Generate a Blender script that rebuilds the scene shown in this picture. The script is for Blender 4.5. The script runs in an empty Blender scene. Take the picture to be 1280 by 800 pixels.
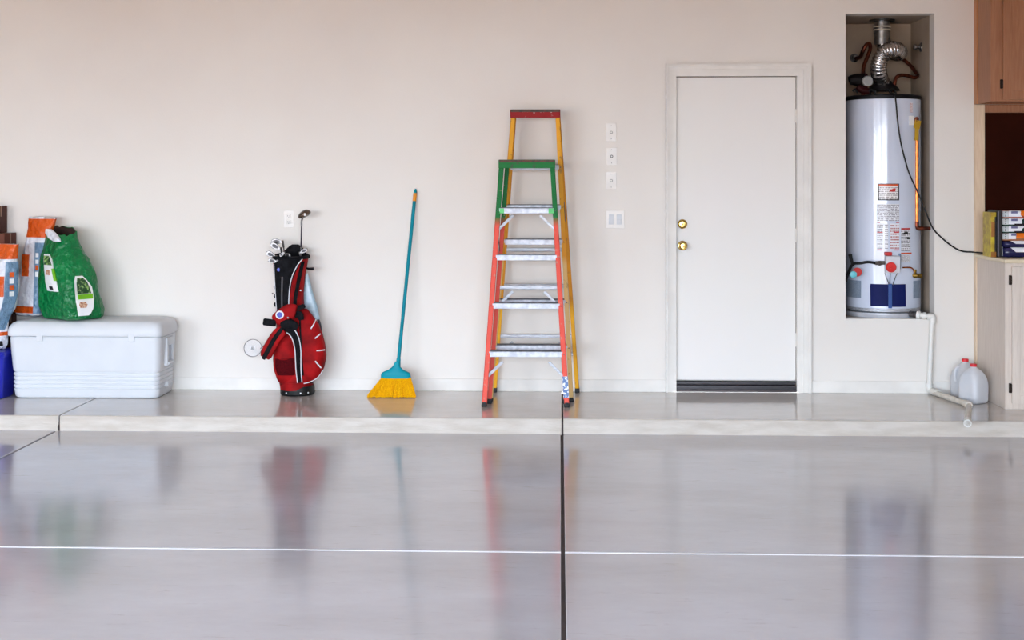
import bpy, bmesh, math, random
from mathutils import Vector, Matrix, noise
random.seed(7)
sc = bpy.context.scene
COL = sc.collection
PI = math.pi

# ------------------------------------------------------------------ camera
F = 1674.0; CAMD = 9.0; HC = 1.42; VPX = 700.0; HY = 225.0
YAW = math.atan((VPX - 640) / F)
cd = bpy.data.cameras.new('camera'); cam = bpy.data.objects.new('camera', cd); COL.objects.link(cam)
cd.sensor_width = 36; cd.lens = 36 * F / 1280
cd.shift_y = -(400 - HY) / 1280
cd.clip_start = 0.05; cd.clip_end = 200
cam.location = (0, -CAMD, HC); cam.rotation_euler = (PI/2, 0, YAW)
sc.camera = cam

# ------------------------------------------------------------------ daylight
w = bpy.data.worlds.new('sky'); sc.world = w; w.use_nodes = True
nt = w.node_tree; nt.nodes.clear()
wo = nt.nodes.new('ShaderNodeOutputWorld'); bg = nt.nodes.new('ShaderNodeBackground')
tc = nt.nodes.new('ShaderNodeTexCoord'); sp = nt.nodes.new('ShaderNodeSeparateXYZ'); rp = nt.nodes.new('ShaderNodeValToRGB')
nt.links.new(tc.outputs['Generated'], sp.inputs[0]); nt.links.new(sp.outputs['Z'], rp.inputs[0]); nt.links.new(rp.outputs[0], bg.inputs[0])
rp.color_ramp.elements[0].position = 0.0; rp.color_ramp.elements[0].color = (0.81, 0.90, 1.0, 1)
rp.color_ramp.elements[1].position = 0.6; rp.color_ramp.elements[1].color = (0.45, 0.65, 1.0, 1)
bg.inputs[1].default_value = 9.0
nt.links.new(bg.outputs[0], wo.inputs[0])
sd = bpy.data.lights.new('sun', 'SUN'); sd.energy = 15.0; sd.angle = math.radians(0.6); sd.color = (1.0, 0.93, 0.84)
so = bpy.data.objects.new('sun', sd); COL.objects.link(so); so.rotation_euler = (math.radians(-38), 0, math.radians(12))
OPEN_Y = -9.8
OPENINGS = [(-6.9, -4.3), (-3.9, -1.4), (-1.0, 1.9)]
for i, (a, b) in enumerate(OPENINGS):      # portals that guide the sky's light through the garage doors
    pl = bpy.data.lights.new('door_portal', 'AREA'); pl.shape = 'RECTANGLE'; pl.size = b - a; pl.size_y = 2.35
    pl.cycles.is_portal = True
    po = bpy.data.objects.new('door_portal', pl); COL.objects.link(po)
    po.location = ((a + b) / 2, OPEN_Y - 0.12, 1.08); po.rotation_euler = (PI/2, 0, 0)
sc.view_settings.view_transform = 'Standard'; sc.view_settings.look = 'None'
sc.view_settings.gamma = 1; sc.view_settings.use_curve_mapping = False
sc.view_settings.exposure = 1.26
sc.cycles.max_bounces = 8; sc.cycles.diffuse_bounces = 6; sc.cycles.glossy_bounces = 4
sc.cycles.sample_clamp_indirect = 8
sc.cycles.caustics_reflective = False; sc.cycles.caustics_refractive = False
try: sc.cycles.use_denoising = True
except Exception: pass

# ------------------------------------------------------------------ measuring helpers (design distances in metres)
def W(px, py, Y):
    u = (px - 640) / F; c, s = math.cos(YAW), math.sin(YAW)
    dx, dy = -s + u * c, c + u * s
    t = (Y + CAMD) / dy
    return Vector((t * dx, Y, HC + t * (HY - py) / F))
def proj(p):
    c, s = math.cos(YAW), math.sin(YAW)
    x, y = p[0], p[1] + CAMD
    d = -s * x + c * y; r = c * x + s * y
    return 640 + F * r / d, HY - F * (p[2] - HC) / d

# ------------------------------------------------------------------ materials
def lin(c):
    return tuple(((v/255)/12.92 if v/255 <= .04045 else ((v/255+.055)/1.055)**2.4) for v in c) + (1,)
MATS = {}
def mat(name, rgb, rough=.5, metal=0, rgb2=None, nscale=6, ndetail=3, stretch=(1,1,1), bump=0, bscale=40, coat=0, trans=0, sss=0, alpha=1, lo=.35, hi=.65, spec=.5):
    if name in MATS: return MATS[name]
    m = bpy.data.materials.new(name); m.use_nodes = True; n = m.node_tree; b = n.nodes['Principled BSDF']
    b.inputs['Base Color'].default_value = lin(rgb); b.inputs['Roughness'].default_value = rough
    b.inputs['Metallic'].default_value = metal; b.inputs['Specular IOR Level'].default_value = spec
    if coat: b.inputs['Coat Weight'].default_value = coat; b.inputs['Coat Roughness'].default_value = .08
    if trans: b.inputs['Transmission Weight'].default_value = trans
    if sss: b.inputs['Subsurface Weight'].default_value = sss; b.inputs['Subsurface Radius'].default_value = (.02,.02,.02)
    b.inputs['Alpha'].default_value = alpha
    t = n.nodes.new('ShaderNodeTexCoord'); mp = n.nodes.new('ShaderNodeMapping'); mp.inputs['Scale'].default_value = stretch
    n.links.new(t.outputs['Object'], mp.inputs[0])
    if rgb2 is None: rgb2 = tuple(max(0, c - 8) for c in rgb)
    no = n.nodes.new('ShaderNodeTexNoise'); no.inputs['Scale'].default_value = nscale; no.inputs['Detail'].default_value = ndetail
    r = n.nodes.new('ShaderNodeValToRGB'); r.color_ramp.elements[0].position = lo; r.color_ramp.elements[1].position = hi
    r.color_ramp.elements[0].color = lin(rgb); r.color_ramp.elements[1].color = lin(rgb2)
    n.links.new(mp.outputs[0], no.inputs['Vector']); n.links.new(no.outputs['Fac'], r.inputs[0]); n.links.new(r.outputs[0], b.inputs['Base Color'])
    if bump:
        nb = n.nodes.new('ShaderNodeTexNoise'); nb.inputs['Scale'].default_value = bscale; nb.inputs['Detail'].default_value = 3
        bu = n.nodes.new('ShaderNodeBump'); bu.inputs['Strength'].default_value = bump; bu.inputs['Distance'].default_value = .03 if bump >= .9 else .01
        n.links.new(mp.outputs[0], nb.inputs['Vector']); n.links.new(nb.outputs['Fac'], bu.inputs['Height']); n.links.new(bu.outputs[0], b.inputs['Normal'])
    MATS[name] = m; return m

def floor_mat(name, c1, c2, c3, r0, r1, streak=(.8, 3.5, 1)):
    m = bpy.data.materials.new(name); m.use_nodes = True; n = m.node_tree; b = n.nodes['Principled BSDF']
    t = n.nodes.new('ShaderNodeNewGeometry'); mp = n.nodes.new('ShaderNodeMapping'); mp.inputs['Scale'].default_value = streak
    mp.inputs['Rotation'].default_value = (0, 0, .35)
    n.links.new(t.outputs['Position'], mp.inputs[0])
    a = n.nodes.new('ShaderNodeTexNoise'); a.inputs['Scale'].default_value = 1.3; a.inputs['Detail'].default_value = 8; a.inputs['Roughness'].default_value = .65
    n.links.new(mp.outputs[0], a.inputs['Vector'])
    r = n.nodes.new('ShaderNodeValToRGB'); r.color_ramp.elements[0].position = .3; r.color_ramp.elements[1].position = .7
    r.color_ramp.elements[0].color = lin(c1); r.color_ramp.elements[1].color = lin(c3)
    e = r.color_ramp.elements.new(.5); e.color = lin(c2)
    n.links.new(a.outputs['Fac'], r.inputs[0]); n.links.new(r.outputs[0], b.inputs['Base Color'])
    a2 = n.nodes.new('ShaderNodeTexNoise'); a2.inputs['Scale'].default_value = 2.2; a2.inputs['Detail'].default_value = 5
    n.links.new(mp.outputs[0], a2.inputs['Vector'])
    mr = n.nodes.new('ShaderNodeMapRange'); mr.inputs[1].default_value = .3; mr.inputs[2].default_value = .7; mr.inputs[3].default_value = r0; mr.inputs[4].default_value = r1
    n.links.new(a2.outputs['Fac'], mr.inputs[0]); n.links.new(mr.outputs[0], b.inputs['Roughness'])
    b.inputs['IOR'].default_value = 2.4
    mp3 = n.nodes.new('ShaderNodeMapping'); mp3.inputs['Scale'].default_value = (2.2, 9, 1); mp3.inputs['Rotation'].default_value = (0, 0, -.08); n.links.new(t.outputs['Position'], mp3.inputs[0])
    fl = n.nodes.new('ShaderNodeTexNoise'); fl.inputs['Scale'].default_value = 3.2; fl.inputs['Detail'].default_value = 9; fl.inputs['Roughness'].default_value = .7; n.links.new(mp3.outputs[0], fl.inputs['Vector'])
    fm = n.nodes.new('ShaderNodeMapRange'); fm.inputs[1].default_value = .60; fm.inputs[2].default_value = .72; fm.inputs[4].default_value = .35; n.links.new(fl.outputs['Fac'], fm.inputs[0])
    fx = n.nodes.new('ShaderNodeMix'); fx.data_type = 'RGBA'; fx.inputs[7].default_value = lin((150,138,124)); n.links.new(fm.outputs[0], fx.inputs[0]); n.links.new(r.outputs[0], fx.inputs[6]); n.links.new(fx.outputs[2], b.inputs['Base Color'])
    bu = n.nodes.new('ShaderNodeBump'); bu.inputs['Strength'].default_value = .03; bu.inputs['Distance'].default_value = .003
    nb = n.nodes.new('ShaderNodeTexNoise'); nb.inputs['Scale'].default_value = 9; nb.inputs['Detail'].default_value = 3
    n.links.new(t.outputs['Position'], nb.inputs['Vector'])
    n.links.new(nb.outputs['Fac'], bu.inputs['Height']); n.links.new(bu.outputs[0], b.inputs['Normal'])
    return m

def print_mat(name, paper, ink, rows, ink2=None, fill=.5):
    """rows of unreadably small printed lines on a sticker, laid out in its own UVs"""
    m = bpy.data.materials.new(name); m.use_nodes = True; n = m.node_tree; b = n.nodes['Principled BSDF']; b.inputs['Roughness'].default_value = .3
    uv = n.nodes.new('ShaderNodeUVMap'); s = n.nodes.new('ShaderNodeSeparateXYZ'); n.links.new(uv.outputs[0], s.inputs[0])
    def M(op, a, bb=None):
        x = n.nodes.new('ShaderNodeMath'); x.operation = op
        for i, v in enumerate((a, bb)):
            if v is None: continue
            if isinstance(v, (int, float)): x.inputs[i].default_value = v
            else: n.links.new(v, x.inputs[i])
        return x.outputs[0]
    line = M('FRACT', M('MULTIPLY', s.outputs['Y'], rows)); on = M('LESS_THAN', line, fill)
    idx = M('FLOOR', M('MULTIPLY', s.outputs['Y'], rows))
    cb = n.nodes.new('ShaderNodeCombineXYZ'); n.links.new(M('MULTIPLY', s.outputs['X'], 14), cb.inputs[0]); n.links.new(M('MULTIPLY', idx, 3.7), cb.inputs[1])
    no = n.nodes.new('ShaderNodeTexNoise'); no.inputs['Scale'].default_value = 1.5; n.links.new(cb.outputs[0], no.inputs['Vector'])
    word = M('GREATER_THAN', no.outputs['Fac'], .44)
    mx = n.nodes.new('ShaderNodeMix'); mx.data_type = 'RGBA'; mx.inputs[6].default_value = lin(paper); mx.inputs[7].default_value = lin(ink)
    n.links.new(M('MULTIPLY', on, word), mx.inputs[0]); n.links.new(mx.outputs[2], b.inputs['Base Color'])
    return m

M_wall = mat('wall_paint', (230,226,219), .75, rgb2=(226,221,214), nscale=1.2, bump=.06, bscale=90)
M_trim = mat('trim_paint', (231,228,222), .7, spec=.2)
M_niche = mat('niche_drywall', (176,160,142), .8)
M_door = mat('door_paint', (230,228,223), .55, spec=.3, nscale=2, rgb2=(231,228,224))
M_ceil = mat('ceiling_paint', (222,212,202), .8)
M_floor = floor_mat('sealed_concrete', (176,173,176), (184,182,187), (191,190,197), .11, .16, (.8,1.6,1))
M_ledge = floor_mat('ledge_concrete', (186,180,173), (196,190,184), (204,199,195), .08, .14, (.8,1.6,1))
M_curb = mat('curb_face', (200,192,182), .7, rgb2=(186,176,164), nscale=9, stretch=(.6,1,3), bump=.2, bscale=50)
M_joint = mat('joint_dark', (78,68,66), .8)
M_seal = mat('joint_seal_white', (232,232,234), .6)
M_drive = mat('driveway_concrete', (166,134,104), .8)
M_white = mat('white_plastic', (208,211,214), .45, spec=.35, rgb2=(204,207,211))
M_offwhite = mat('off_white_plastic', (228,224,218), .35)
M_brass = mat('polished_brass', (222,190,112), .2, 1, rgb2=(204,168,90))
M_black = mat('black_fabric', (9,9,12), .85, spec=.15, rgb2=(24,24,28), nscale=30)
M_blackp = mat('black_rubber', (7,7,9), .5, spec=.25, rgb2=(22,22,22))
M_red = mat('red_fabric', (160,12,16), .7, spec=.15, rgb2=(112,4,8), nscale=9, bump=.15, bscale=60)
M_redmesh = mat('dark_red_mesh', (84,4,12), .85, spec=.1, rgb2=(60,2,8), nscale=120)
M_piping = mat('white_piping', (225,225,230), .5)
M_steel = mat('brushed_steel', (140,136,134), .38, .9, rgb2=(92,88,86), nscale=40)
M_alu = mat('aluminium', (186,188,194), .45, .3, rgb2=(150,152,158), nscale=18, stretch=(1,6,6))
M_aludark = mat('worn_aluminium', (104,104,108), .6, .2, rgb2=(70,70,76), nscale=30)

# ------------------------------------------------------------------ mesh helpers
def nb(): return bmesh.new()
def add_box(bm, x0, x1, y0, y1, z0, z1, bev=0, seg=2, M=None):
    r = bmesh.ops.create_cube(bm, size=1)
    vs = r['verts']
    for v in vs:
        v.co = Vector(((x0+x1)/2 + v.co.x*(x1-x0), (y0+y1)/2 + v.co.y*(y1-y0), (z0+z1)/2 + v.co.z*(z1-z0)))
    if M is not None:
        for v in vs: v.co = M @ v.co
    if bev:
        es = list({e for v in vs for e in v.link_edges})
        bmesh.ops.bevel(bm, geom=es, offset=bev, segments=seg, profile=.5, affect='EDGES')
def add_beam(bm, p, q, wx, wd, bev=0, side=Vector((1,0,0))):
    p, q = Vector(p), Vector(q); d = q - p; L = d.length; d.normalize()
    s = (side - d * side.dot(d)).normalized(); t = d.cross(s)
    M = Matrix((( s.x, t.x, d.x, p.x), (s.y, t.y, d.y, p.y), (s.z, t.z, d.z, p.z), (0,0,0,1)))
    add_box(bm, -wx/2, wx/2, -wd/2, wd/2, 0, L, bev, 2, M)
def spline(pts, n):
    pts = [Vector(p) for p in pts]; out = []
    for i in range(len(pts) - 1):
        p0 = pts[max(0, i-1)]; p1 = pts[i]; p2 = pts[i+1]; p3 = pts[min(len(pts)-1, i+2)]
        for k in range(n):
            t = k / n
            out.append(.5*((2*p1)+(-p0+p2)*t+(2*p0-5*p1+4*p2-p3)*t*t+(-p0+3*p1-3*p2+p3)*t**3))
    out.append(pts[-1]); return out
def add_tube(bm, pts, r, seg=10, caps=True, sm=0):
    if sm: pts = spline(pts, sm)
    pts = [Vector(p) for p in pts]; n = len(pts)
    rs = r if isinstance(r, (list, tuple)) else [r]*n
    if len(rs) != n: rs = [rs[0] + (rs[-1]-rs[0])*i/(n-1) for i in range(n)]
    d = (pts[1]-pts[0]).normalized(); a = Vector((0,0,1)) if abs(d.z) < .9 else Vector((1,0,0))
    u = d.cross(a).normalized(); rings = []
    for i in range(n):
        d = (pts[min(n-1,i+1)] - pts[max(0,i-1)]).normalized()
        u = (u - d*u.dot(d)).normalized(); v = d.cross(u)
        rings.append([bm.verts.new(pts[i] + (u*math.cos(2*PI*k/seg) + v*math.sin(2*PI*k/seg))*rs[i]) for k in range(seg)])
    for i in range(n-1):
        for k in range(seg):
            bm.faces.new((rings[i][k], rings[i][(k+1)%seg], rings[i+1][(k+1)%seg], rings[i+1][k]))
    if caps: bm.faces.new(rings[0][::-1]); bm.faces.new(rings[-1])
def add_lathe(bm, prof, c, axis=(0,0,1), seg=32):
    """prof: list of (radius, height) along axis from point c"""
    c = Vector(c); d = Vector(axis).normalized(); a = Vector((0,0,1)) if abs(d.z) < .9 else Vector((1,0,0))
    u = d.cross(a).normalized(); v = d.cross(u); rings = []
    for (r, h) in prof:
        if r < 1e-6: rings.append([bm.verts.new(c + d*h)])
        else: rings.append([bm.verts.new(c + d*h + (u*math.cos(2*PI*k/seg)+v*math.sin(2*PI*k/seg))*r) for k in range(seg)])
    for A, B in zip(rings, rings[1:]):
        for k in range(seg):
            a0, a1 = A[k % len(A)], A[(k+1) % len(A)]; b0, b1 = B[k % len(B)], B[(k+1) % len(B)]
            f = [a0, a1, b1, b0] if a0 is not a1 and b0 is not b1 else ([a0, b1, b0] if a0 is a1 else [a0, a1, b0])
            try: bm.faces.new(f)
            except ValueError: pass
    for R, rev in ((rings[0], 1), (rings[-1], 0)):
        if len(R) > 2: bm.faces.new(R[::-1] if rev else R)
def add_prism(bm, pts, d):
    """closed polygon pts (world) extruded by vector d"""
    d = Vector(d); a = [bm.verts.new(Vector(p)) for p in pts]; b = [bm.verts.new(Vector(p) + d) for p in pts]; n = len(pts)
    bm.faces.new(a[::-1]); bm.faces.new(b)
    for i in range(n): bm.faces.new((a[i], a[(i+1)%n], b[(i+1)%n], b[i]))
def obj(name, bm, m, parent=None, origin=None, smooth=True, ang=38, kind=None):
    bmesh.ops.recalc_face_normals(bm, faces=bm.faces)
    o3 = Vector(parent['_o']) if parent is not None and '_o' in parent else Vector(origin or (0,0,0))
    if parent is None and origin is None:
        xs = [v.co for v in bm.verts]
        o3 = Vector((sum(v.x for v in xs)/len(xs), sum(v.y for v in xs)/len(xs), min(v.z for v in xs)))
    for v in bm.verts: v.co -= o3
    me = bpy.data.meshes.new(name); bm.to_mesh(me); bm.free()
    if smooth:
        me.shade_smooth(); me.set_sharp_from_angle(angle=math.radians(ang))
    me.materials.append(m)
    o = bpy.data.objects.new(name, me); COL.objects.link(o)
    if smooth:
        wn = o.modifiers.new('weighted_normal', 'WEIGHTED_NORMAL'); wn.keep_sharp = True
    o['_o'] = list(o3)
    if parent is None: o.location = o3
    else: o.parent = parent
    if kind: o['kind'] = kind
    return o
def tag(o, label, cat, group=None):
    o['label'] = label; o['category'] = cat
    if group: o['group'] = group
    return o
def thing(name, label, cat, loc, group=None):
    o = bpy.data.objects.new(name, None); COL.objects.link(o); o.location = loc; o['_o'] = list(loc); o.empty_display_size = .1
    return tag(o, label, cat, group)
def struct(name, bm, m, parent=None, **k):
    return obj(name, bm, m, parent, origin=(0,0,0) if parent is None else None, kind='structure' if parent is None else None, **k)

class Loft:
    """closed surface through super-elliptic rows (z, cx, cy, hw, hd, rot, n)"""
    def __init__(s, rows, amp=0, freq=9, seed=0): s.rows = rows; s.amp = amp; s.freq = freq; s.seed = seed
    def row(s, z):
        R = s.rows
        if z <= R[0][0]: return R[0]
        for a, b in zip(R, R[1:]):
            if z <= b[0]:
                t = (z-a[0])/(b[0]-a[0]+1e-9); t2 = t
                return tuple(a[i]+(b[i]-a[i])*t2 for i in range(7))
        return R[-1]
    def pt(s, u, z, off=0):
        _, cx, cy, hw, hd, rot, n = s.row(z); a = 2*PI*u; ca, sa = math.cos(a), math.sin(a)
        x = (hw+off)*math.copysign(abs(ca)**(2/n), ca); y = (hd+off)*math.copysign(abs(sa)**(2/n), sa)
        if s.amp:
            q = Vector((x*1.0+s.seed, y, z))*s.freq
            k = 1 + s.amp*(noise.noise(q)+.5*abs(noise.noise(q*2.3))+.22*(1-2*abs(noise.noise(Vector((q.x*3,q.y*3,q.z*4.5)))))) ; x *= k; y *= k
        c, sn = math.cos(rot), math.sin(rot)
        return Vector((cx + x*c - y*sn, cy + x*sn + y*c, z))
    def full(s, bm, z0=None, z1=None, nz=24, seg=48, off=0, capb=True, capt=True, rim=0, tilt=0):
        z0 = s.rows[0][0] if z0 is None else z0; z1 = s.rows[-1][0] if z1 is None else z1
        rings = []
        for i in range(nz+1):
            z = z0+(z1-z0)*i/nz
            rings.append([bm.verts.new(s.pt(k/seg, z, off) + Vector((0,0,rim*noise.noise(Vector((math.cos(2*PI*k/seg)*2.2,math.sin(2*PI*k/seg)*2.2,s.seed))) if i == nz else 0))) for k in range(seg)])
            if tilt:
                wt = max(0, 1-(z1-z)/.12)
                for v in rings[-1]: v.co.z += tilt*wt*max(-1, min(1, (v.co.y - s.row(z)[2])/.06 + (v.co.x - s.row(z)[1])/.25))
        for A, B in zip(rings, rings[1:]):
            for k in range(seg): bm.faces.new((A[k], A[(k+1)%seg], B[(k+1)%seg], B[k]))
        if capb: bm.faces.new(rings[0][::-1])
        if capt: bm.faces.new(rings[-1])
    def band(s, bm, z0, z1, off, nz=6, seg=48):
        s.full(bm, z0, z1, nz, seg, off, False, False)
    def u_at(s, px, z, off=0):
        best, bu = 1e9, .75; sh = .5 - s.row(z)[5]/(2*PI) + .004
        for k in range(121):
            u = sh + .492*k/120; p = s.pt(u, z, off); e = abs(proj(p)[0]-px)
            _, cx, cy, hw, hd, rot, n = s.row(z)
            if e < best: best, bu = e, u
        # widen the search for rotated sections
        b0 = bu
        for k in range(-15, 16):
            u = min(sh+.492, max(sh, b0 + k/3600)); e = abs(proj(s.pt(u, z, off))[0]-px)
            if e < best: best, bu = e, u
        return bu
    def patch(s, bm, rows, off=.004, nu=8, bulge=0, nv=None, depth=None):
        """rows (py, pxL, pxR) from top to bottom -> a thin raised piece following the surface"""
        uvl = bm.loops.layers.uv.verify()
        n = nv or max(6, 3*len(rows)); rs = []
        py0, py1 = rows[0][0], rows[-1][0]; grid = []
        for i in range(n+1):
            py = py0+(py1-py0)*i/n
            for a, b in zip(rows, rows[1:]):
                if py <= b[0]+1e-6: break
            t = (py-a[0])/(b[0]-a[0]+1e-9); L = a[1]+(b[1]-a[1])*t; R = a[2]+(b[2]-a[2])*t
            z = W(L, py, s.rows[0][2] - (depth if depth is not None else s.rows[0][4]*.6)).z
            uL, uR = s.u_at(L, z, off), s.u_at(R, z, off)
            vb = math.sin(PI*i/n)**.6 if bulge else 0
            grid.append([s.pt(uL+(uR-uL)*k/nu, z, off + bulge*vb*(math.sin(PI*k/nu)**.6)) for k in range(nu+1)])
            rs.append([s.pt(uL+(uR-uL)*k/nu, z, -.002) for k in range(nu+1)])
        g = [[bm.verts.new(p) for p in r] for r in grid]
        for i in range(n):
            for k in range(nu):
                f = bm.faces.new((g[i][k], g[i+1][k], g[i+1][k+1], g[i][k+1]))
                for l, (a, b) in zip(f.loops, ((i,k),(i+1,k),(i+1,k+1),(i,k+1))): l[uvl].uv = (b/nu, 1-a/n)
        # edges down to the surface
        ring = [(0,k) for k in range(nu+1)] + [(i,nu) for i in range(1,n+1)] + [(n,k) for k in range(nu-1,-1,-1)] + [(i,0) for i in range(n-1,0,-1)]
        low = [bm.verts.new(rs[i][k]) for i, k in ring]
        for j in range(len(ring)):
            a, b = ring[j], ring[(j+1)%len(ring)]
            try: bm.faces.new((g[a[0]][a[1]], g[b[0]][b[1]], low[(j+1)%len(ring)], low[j]))
            except ValueError: pass
    def line(s, bm, pts, r, off=0, depth=None, sm=5):
        """round cord along pixel points lying on the surface"""
        P = []
        for px, py in pts:
            z = W(px, py, s.rows[0][2] - (depth if depth is not None else s.rows[0][4]*.6)).z
            P.append(s.pt(s.u_at(px, z), z, off))
        add_tube(bm, P, r, 6, True, sm)
def pxloft(rows, Yc, ry, n=2.2, amp=0, freq=12, seed=0):
    """rows (py, pxL, pxR[, ry][, Yc]) bottom-up measured at depth Yc -> Loft"""
    out = []
    for r in rows:
        yc = r[4] if len(r) > 4 else Yc; a, b = W(r[1], r[0], yc), W(r[2], r[0], yc)
        out.append((a.z*.5+b.z*.5, (a.x+b.x)/2, yc, (b.x-a.x)/2, r[3] if len(r) > 3 else ry, 0, n))
    out.sort(key=lambda t: t[0]); return Loft(out, amp, freq, seed)

# ------------------------------------------------------------------ the garage shell
FZ = -0.091                                # main floor level; the ledge top is z = 0
LEDGE_Y = -1.03
XL, XR = -7.2, 4.6
ZC = 2.95
JX = [XL, -3.035, 0.012, 3.05, XR]
b = nb(); add_box(b, XL, XR, OPEN_Y, 0, FZ-.12, FZ-.012); floor = struct('floor', b, M_joint)
def slab(x0, x1, y0, y1, z, m, parent, name='slab'):
    b = nb(); add_box(b, x0, x1, y0, y1, z-.10, z, .004, 2); return struct(name, b, m, parent, smooth=False)
G = .008
seal_y = -3.56
for a, c in zip(JX, JX[1:]):
    for y0, y1 in ((OPEN_Y, -6.6-.004), (-6.6+.004, seal_y-.006), (seal_y+.006, LEDGE_Y+.005)):
        slab(a+G, c-G, y0, y1, FZ, M_floor, floor)
for a, c in zip(JX, JX[1:]):
    b = nb(); add_box(b, a+G+.001, c-G-.001, seal_y-.0075, seal_y+.0075, FZ-.02, FZ+.0012); o = struct('joint_seal', b, M_seal, floor); o['label'] = 'thin white filled joint line'
b = nb(); add_box(b, XL, XR, LEDGE_Y+.02, 0, FZ-.02, -.014); ledge = struct('ledge', b, M_joint)
for a, c in zip([XL, -3.02, 0.015, XR], [-3.02, 0.015, XR]):
    b = nb(); add_box(b, a+.005, c-.005, LEDGE_Y+.012, 0, -.06, 0, .002); struct('slab', b, M_ledge, ledge, smooth=False)
    b = nb(); add_box(b, a+.005, c-.005, LEDGE_Y, LEDGE_Y+.014, FZ-.01, -.001, .005, 2); struct('curb_face', b, M_curb, ledge, smooth=False)

# visible back wall with door opening and heater niche
dx0, dx1 = W(839, 300, 0).x, W(1000, 300, 0).x; dz1 = W(900, 90, 0).z
nx0, nx1 = W(1057, 200, 0).x, W(1168, 200, 0).x; nz0, nz1 = W(1110, 398.5, 0).z, W(1110, 17, 0).z
xs = [XL, dx0, dx1, nx0, nx1, XR]; zs = [0, nz0, dz1, nz1, ZC]
b = nb(); V = {}
def vv(x, z, y=0):
    k = (round(x,4), round(z,4), y)
    if k not in V: V[k] = b.verts.new((x, y, z))
    return V[k]
for i in range(5):
    for j in range(4):
        if i == 1 and j < 2: continue
        if i == 3 and 1 <= j <= 2: continue
        b.faces.new((vv(xs[i],zs[j]), vv(xs[i+1],zs[j]), vv(xs[i+1],zs[j+1]), vv(xs[i],zs[j+1])))
for (a0,a1,c0,c1) in ((dx0,dx0,0,dz1),(dx1,dx1,0,dz1),(nx0,nx0,nz0,nz1),(nx1,nx1,nz0,nz1)):
    b.faces.new((vv(a0,c0), vv(a0,c1), vv(a0,c1,.12), vv(a0,c0,.12)))
for (a0,a1,c) in ((dx0,dx1,dz1),(nx0,nx1,nz1),(nx0,nx1,nz0)):
    b.faces.new((vv(a0,c), vv(a1,c), vv(a1,c,.12), vv(a0,c,.12)))
wall_back = struct('wall_back', b, M_wall, smooth=False)
ND = .60
b = nb()                                    # niche box behind the wall face
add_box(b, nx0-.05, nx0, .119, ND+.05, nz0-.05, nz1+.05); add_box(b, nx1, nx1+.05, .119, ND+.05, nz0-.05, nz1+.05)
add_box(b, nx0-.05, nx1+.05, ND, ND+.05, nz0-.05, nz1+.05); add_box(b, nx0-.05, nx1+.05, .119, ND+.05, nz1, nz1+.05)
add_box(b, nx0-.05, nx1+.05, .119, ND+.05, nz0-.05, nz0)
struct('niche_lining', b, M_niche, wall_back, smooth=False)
for nm, a in (('wall_left', (XL-.1, XL, OPEN_Y, .1)), ('wall_right', (XR, XR+.1, OPEN_Y, .1))):
    b = nb(); add_box(b, a[0], a[1], a[2], a[3], FZ-.1, ZC); struct(nm, b, M_wall, smooth=False)
b = nb(); add_box(b, XL-.3, XR+.3, OPEN_Y-.5, 1.2, ZC, ZC+.12); struct('ceiling', b, M_ceil, smooth=False)
b = nb(); px = XL-.1                         # front wall with the garage door openings, behind the camera
for a, c in OPENINGS:
    add_box(b, px, a, OPEN_Y-.12, OPEN_Y, FZ-.1, 2.25); px = c
add_box(b, px, XR+.1, OPEN_Y-.12, OPEN_Y, FZ-.1, 2.25); add_box(b, XL-.1, XR+.1, OPEN_Y-.12, OPEN_Y, 2.25, ZC)
struct('wall_front', b, M_wall, smooth=False)
b = nb(); add_box(b, XL-.1, nx0-.06, .121, 1.1, FZ-.1, ZC); add_box(b, nx1+.06, XR+.1, .121, 1.1, FZ-.1, ZC); add_box(b, nx0-.06, nx1+.06, ND+.06, 1.1, FZ-.1, ZC); add_box(b, nx0-.06, nx1+.06, .121, ND+.06, FZ-.1, nz0-.06)
struct('leak_block', b, M_wall, wall_back, smooth=False)        # unseen filler added behind the wall to stop sky light leaking in
b = nb(); add_box(b, -40, 40, -60, OPEN_Y-.12, FZ-.2, FZ-.03); struct('driveway', b, M_drive, smooth=False)

# baseboards
def base(nm, x0, x1):
    b = nb(); add_box(b, x0, x1, -.010, .002, .001, .082, .003); struct(nm, b, M_trim, ang=60)
c0x, c1x = W(832.5, 300, 0).x, W(1013.5, 300, 0).x
base('baseboard_left', XL+.01, c0x-.001); base('baseboard_right', c1x+.001, W(1216, 300, 0).x)

# door
sx0, sx1 = W(845.5, 300, .03).x, W(994.5, 300, .03).x
sz0, sz1 = W(920, 475, .03).z, W(920, 96.5, .03).z
b = nb(); add_box(b, sx0, sx1, .03, .074, sz0, sz1, .002)
door = struct('door_1', b, M_door)
b = nb()   # jambs + stop
add_box(b, dx0+.0005, sx0-.003, -.004, .115, .001, dz1-.001); add_box(b, sx1+.004, dx1-.0005, -.004, .115, .001, dz1-.001)
add_box(b, sx0-.003, sx1+.004, -.004, .115, sz1+.005, dz1-.001)
struct('jamb', b, M_trim, door, smooth=False)
b = nb(); add_box(b, sx1+.0005, sx1+.0035, .036, .07, sz0, sz1); add_box(b, sx0, sx1, .036, .07, sz1+.0005, sz1+.0045)
o = struct('weatherstrip', b, mat('brown_weatherstrip', (86,62,48), .8), door, smooth=False); o['label'] = 'thin brown weatherstrip in the gap'
b = nb(); add_box(b, sx0-.002, sx1+.003, .015, .11, .001, .045, .006); add_box(b, sx0-.002, sx1+.003, .035, .08, .045, sz0-.012, .003)
o = struct('threshold', b, mat('dark_bronze', (44,38,42), .4, .3, rgb2=(30,26,30)), door); o['label'] = 'dark bronze threshold and sweep'
b = nb(); add_box(b, sx0-.002, sx1+.003, .005, .022, .001, .016, .004); struct('sill_edge', b, mat('sill_edge_dark', (60,52,52), .35, .5), door)
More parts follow.
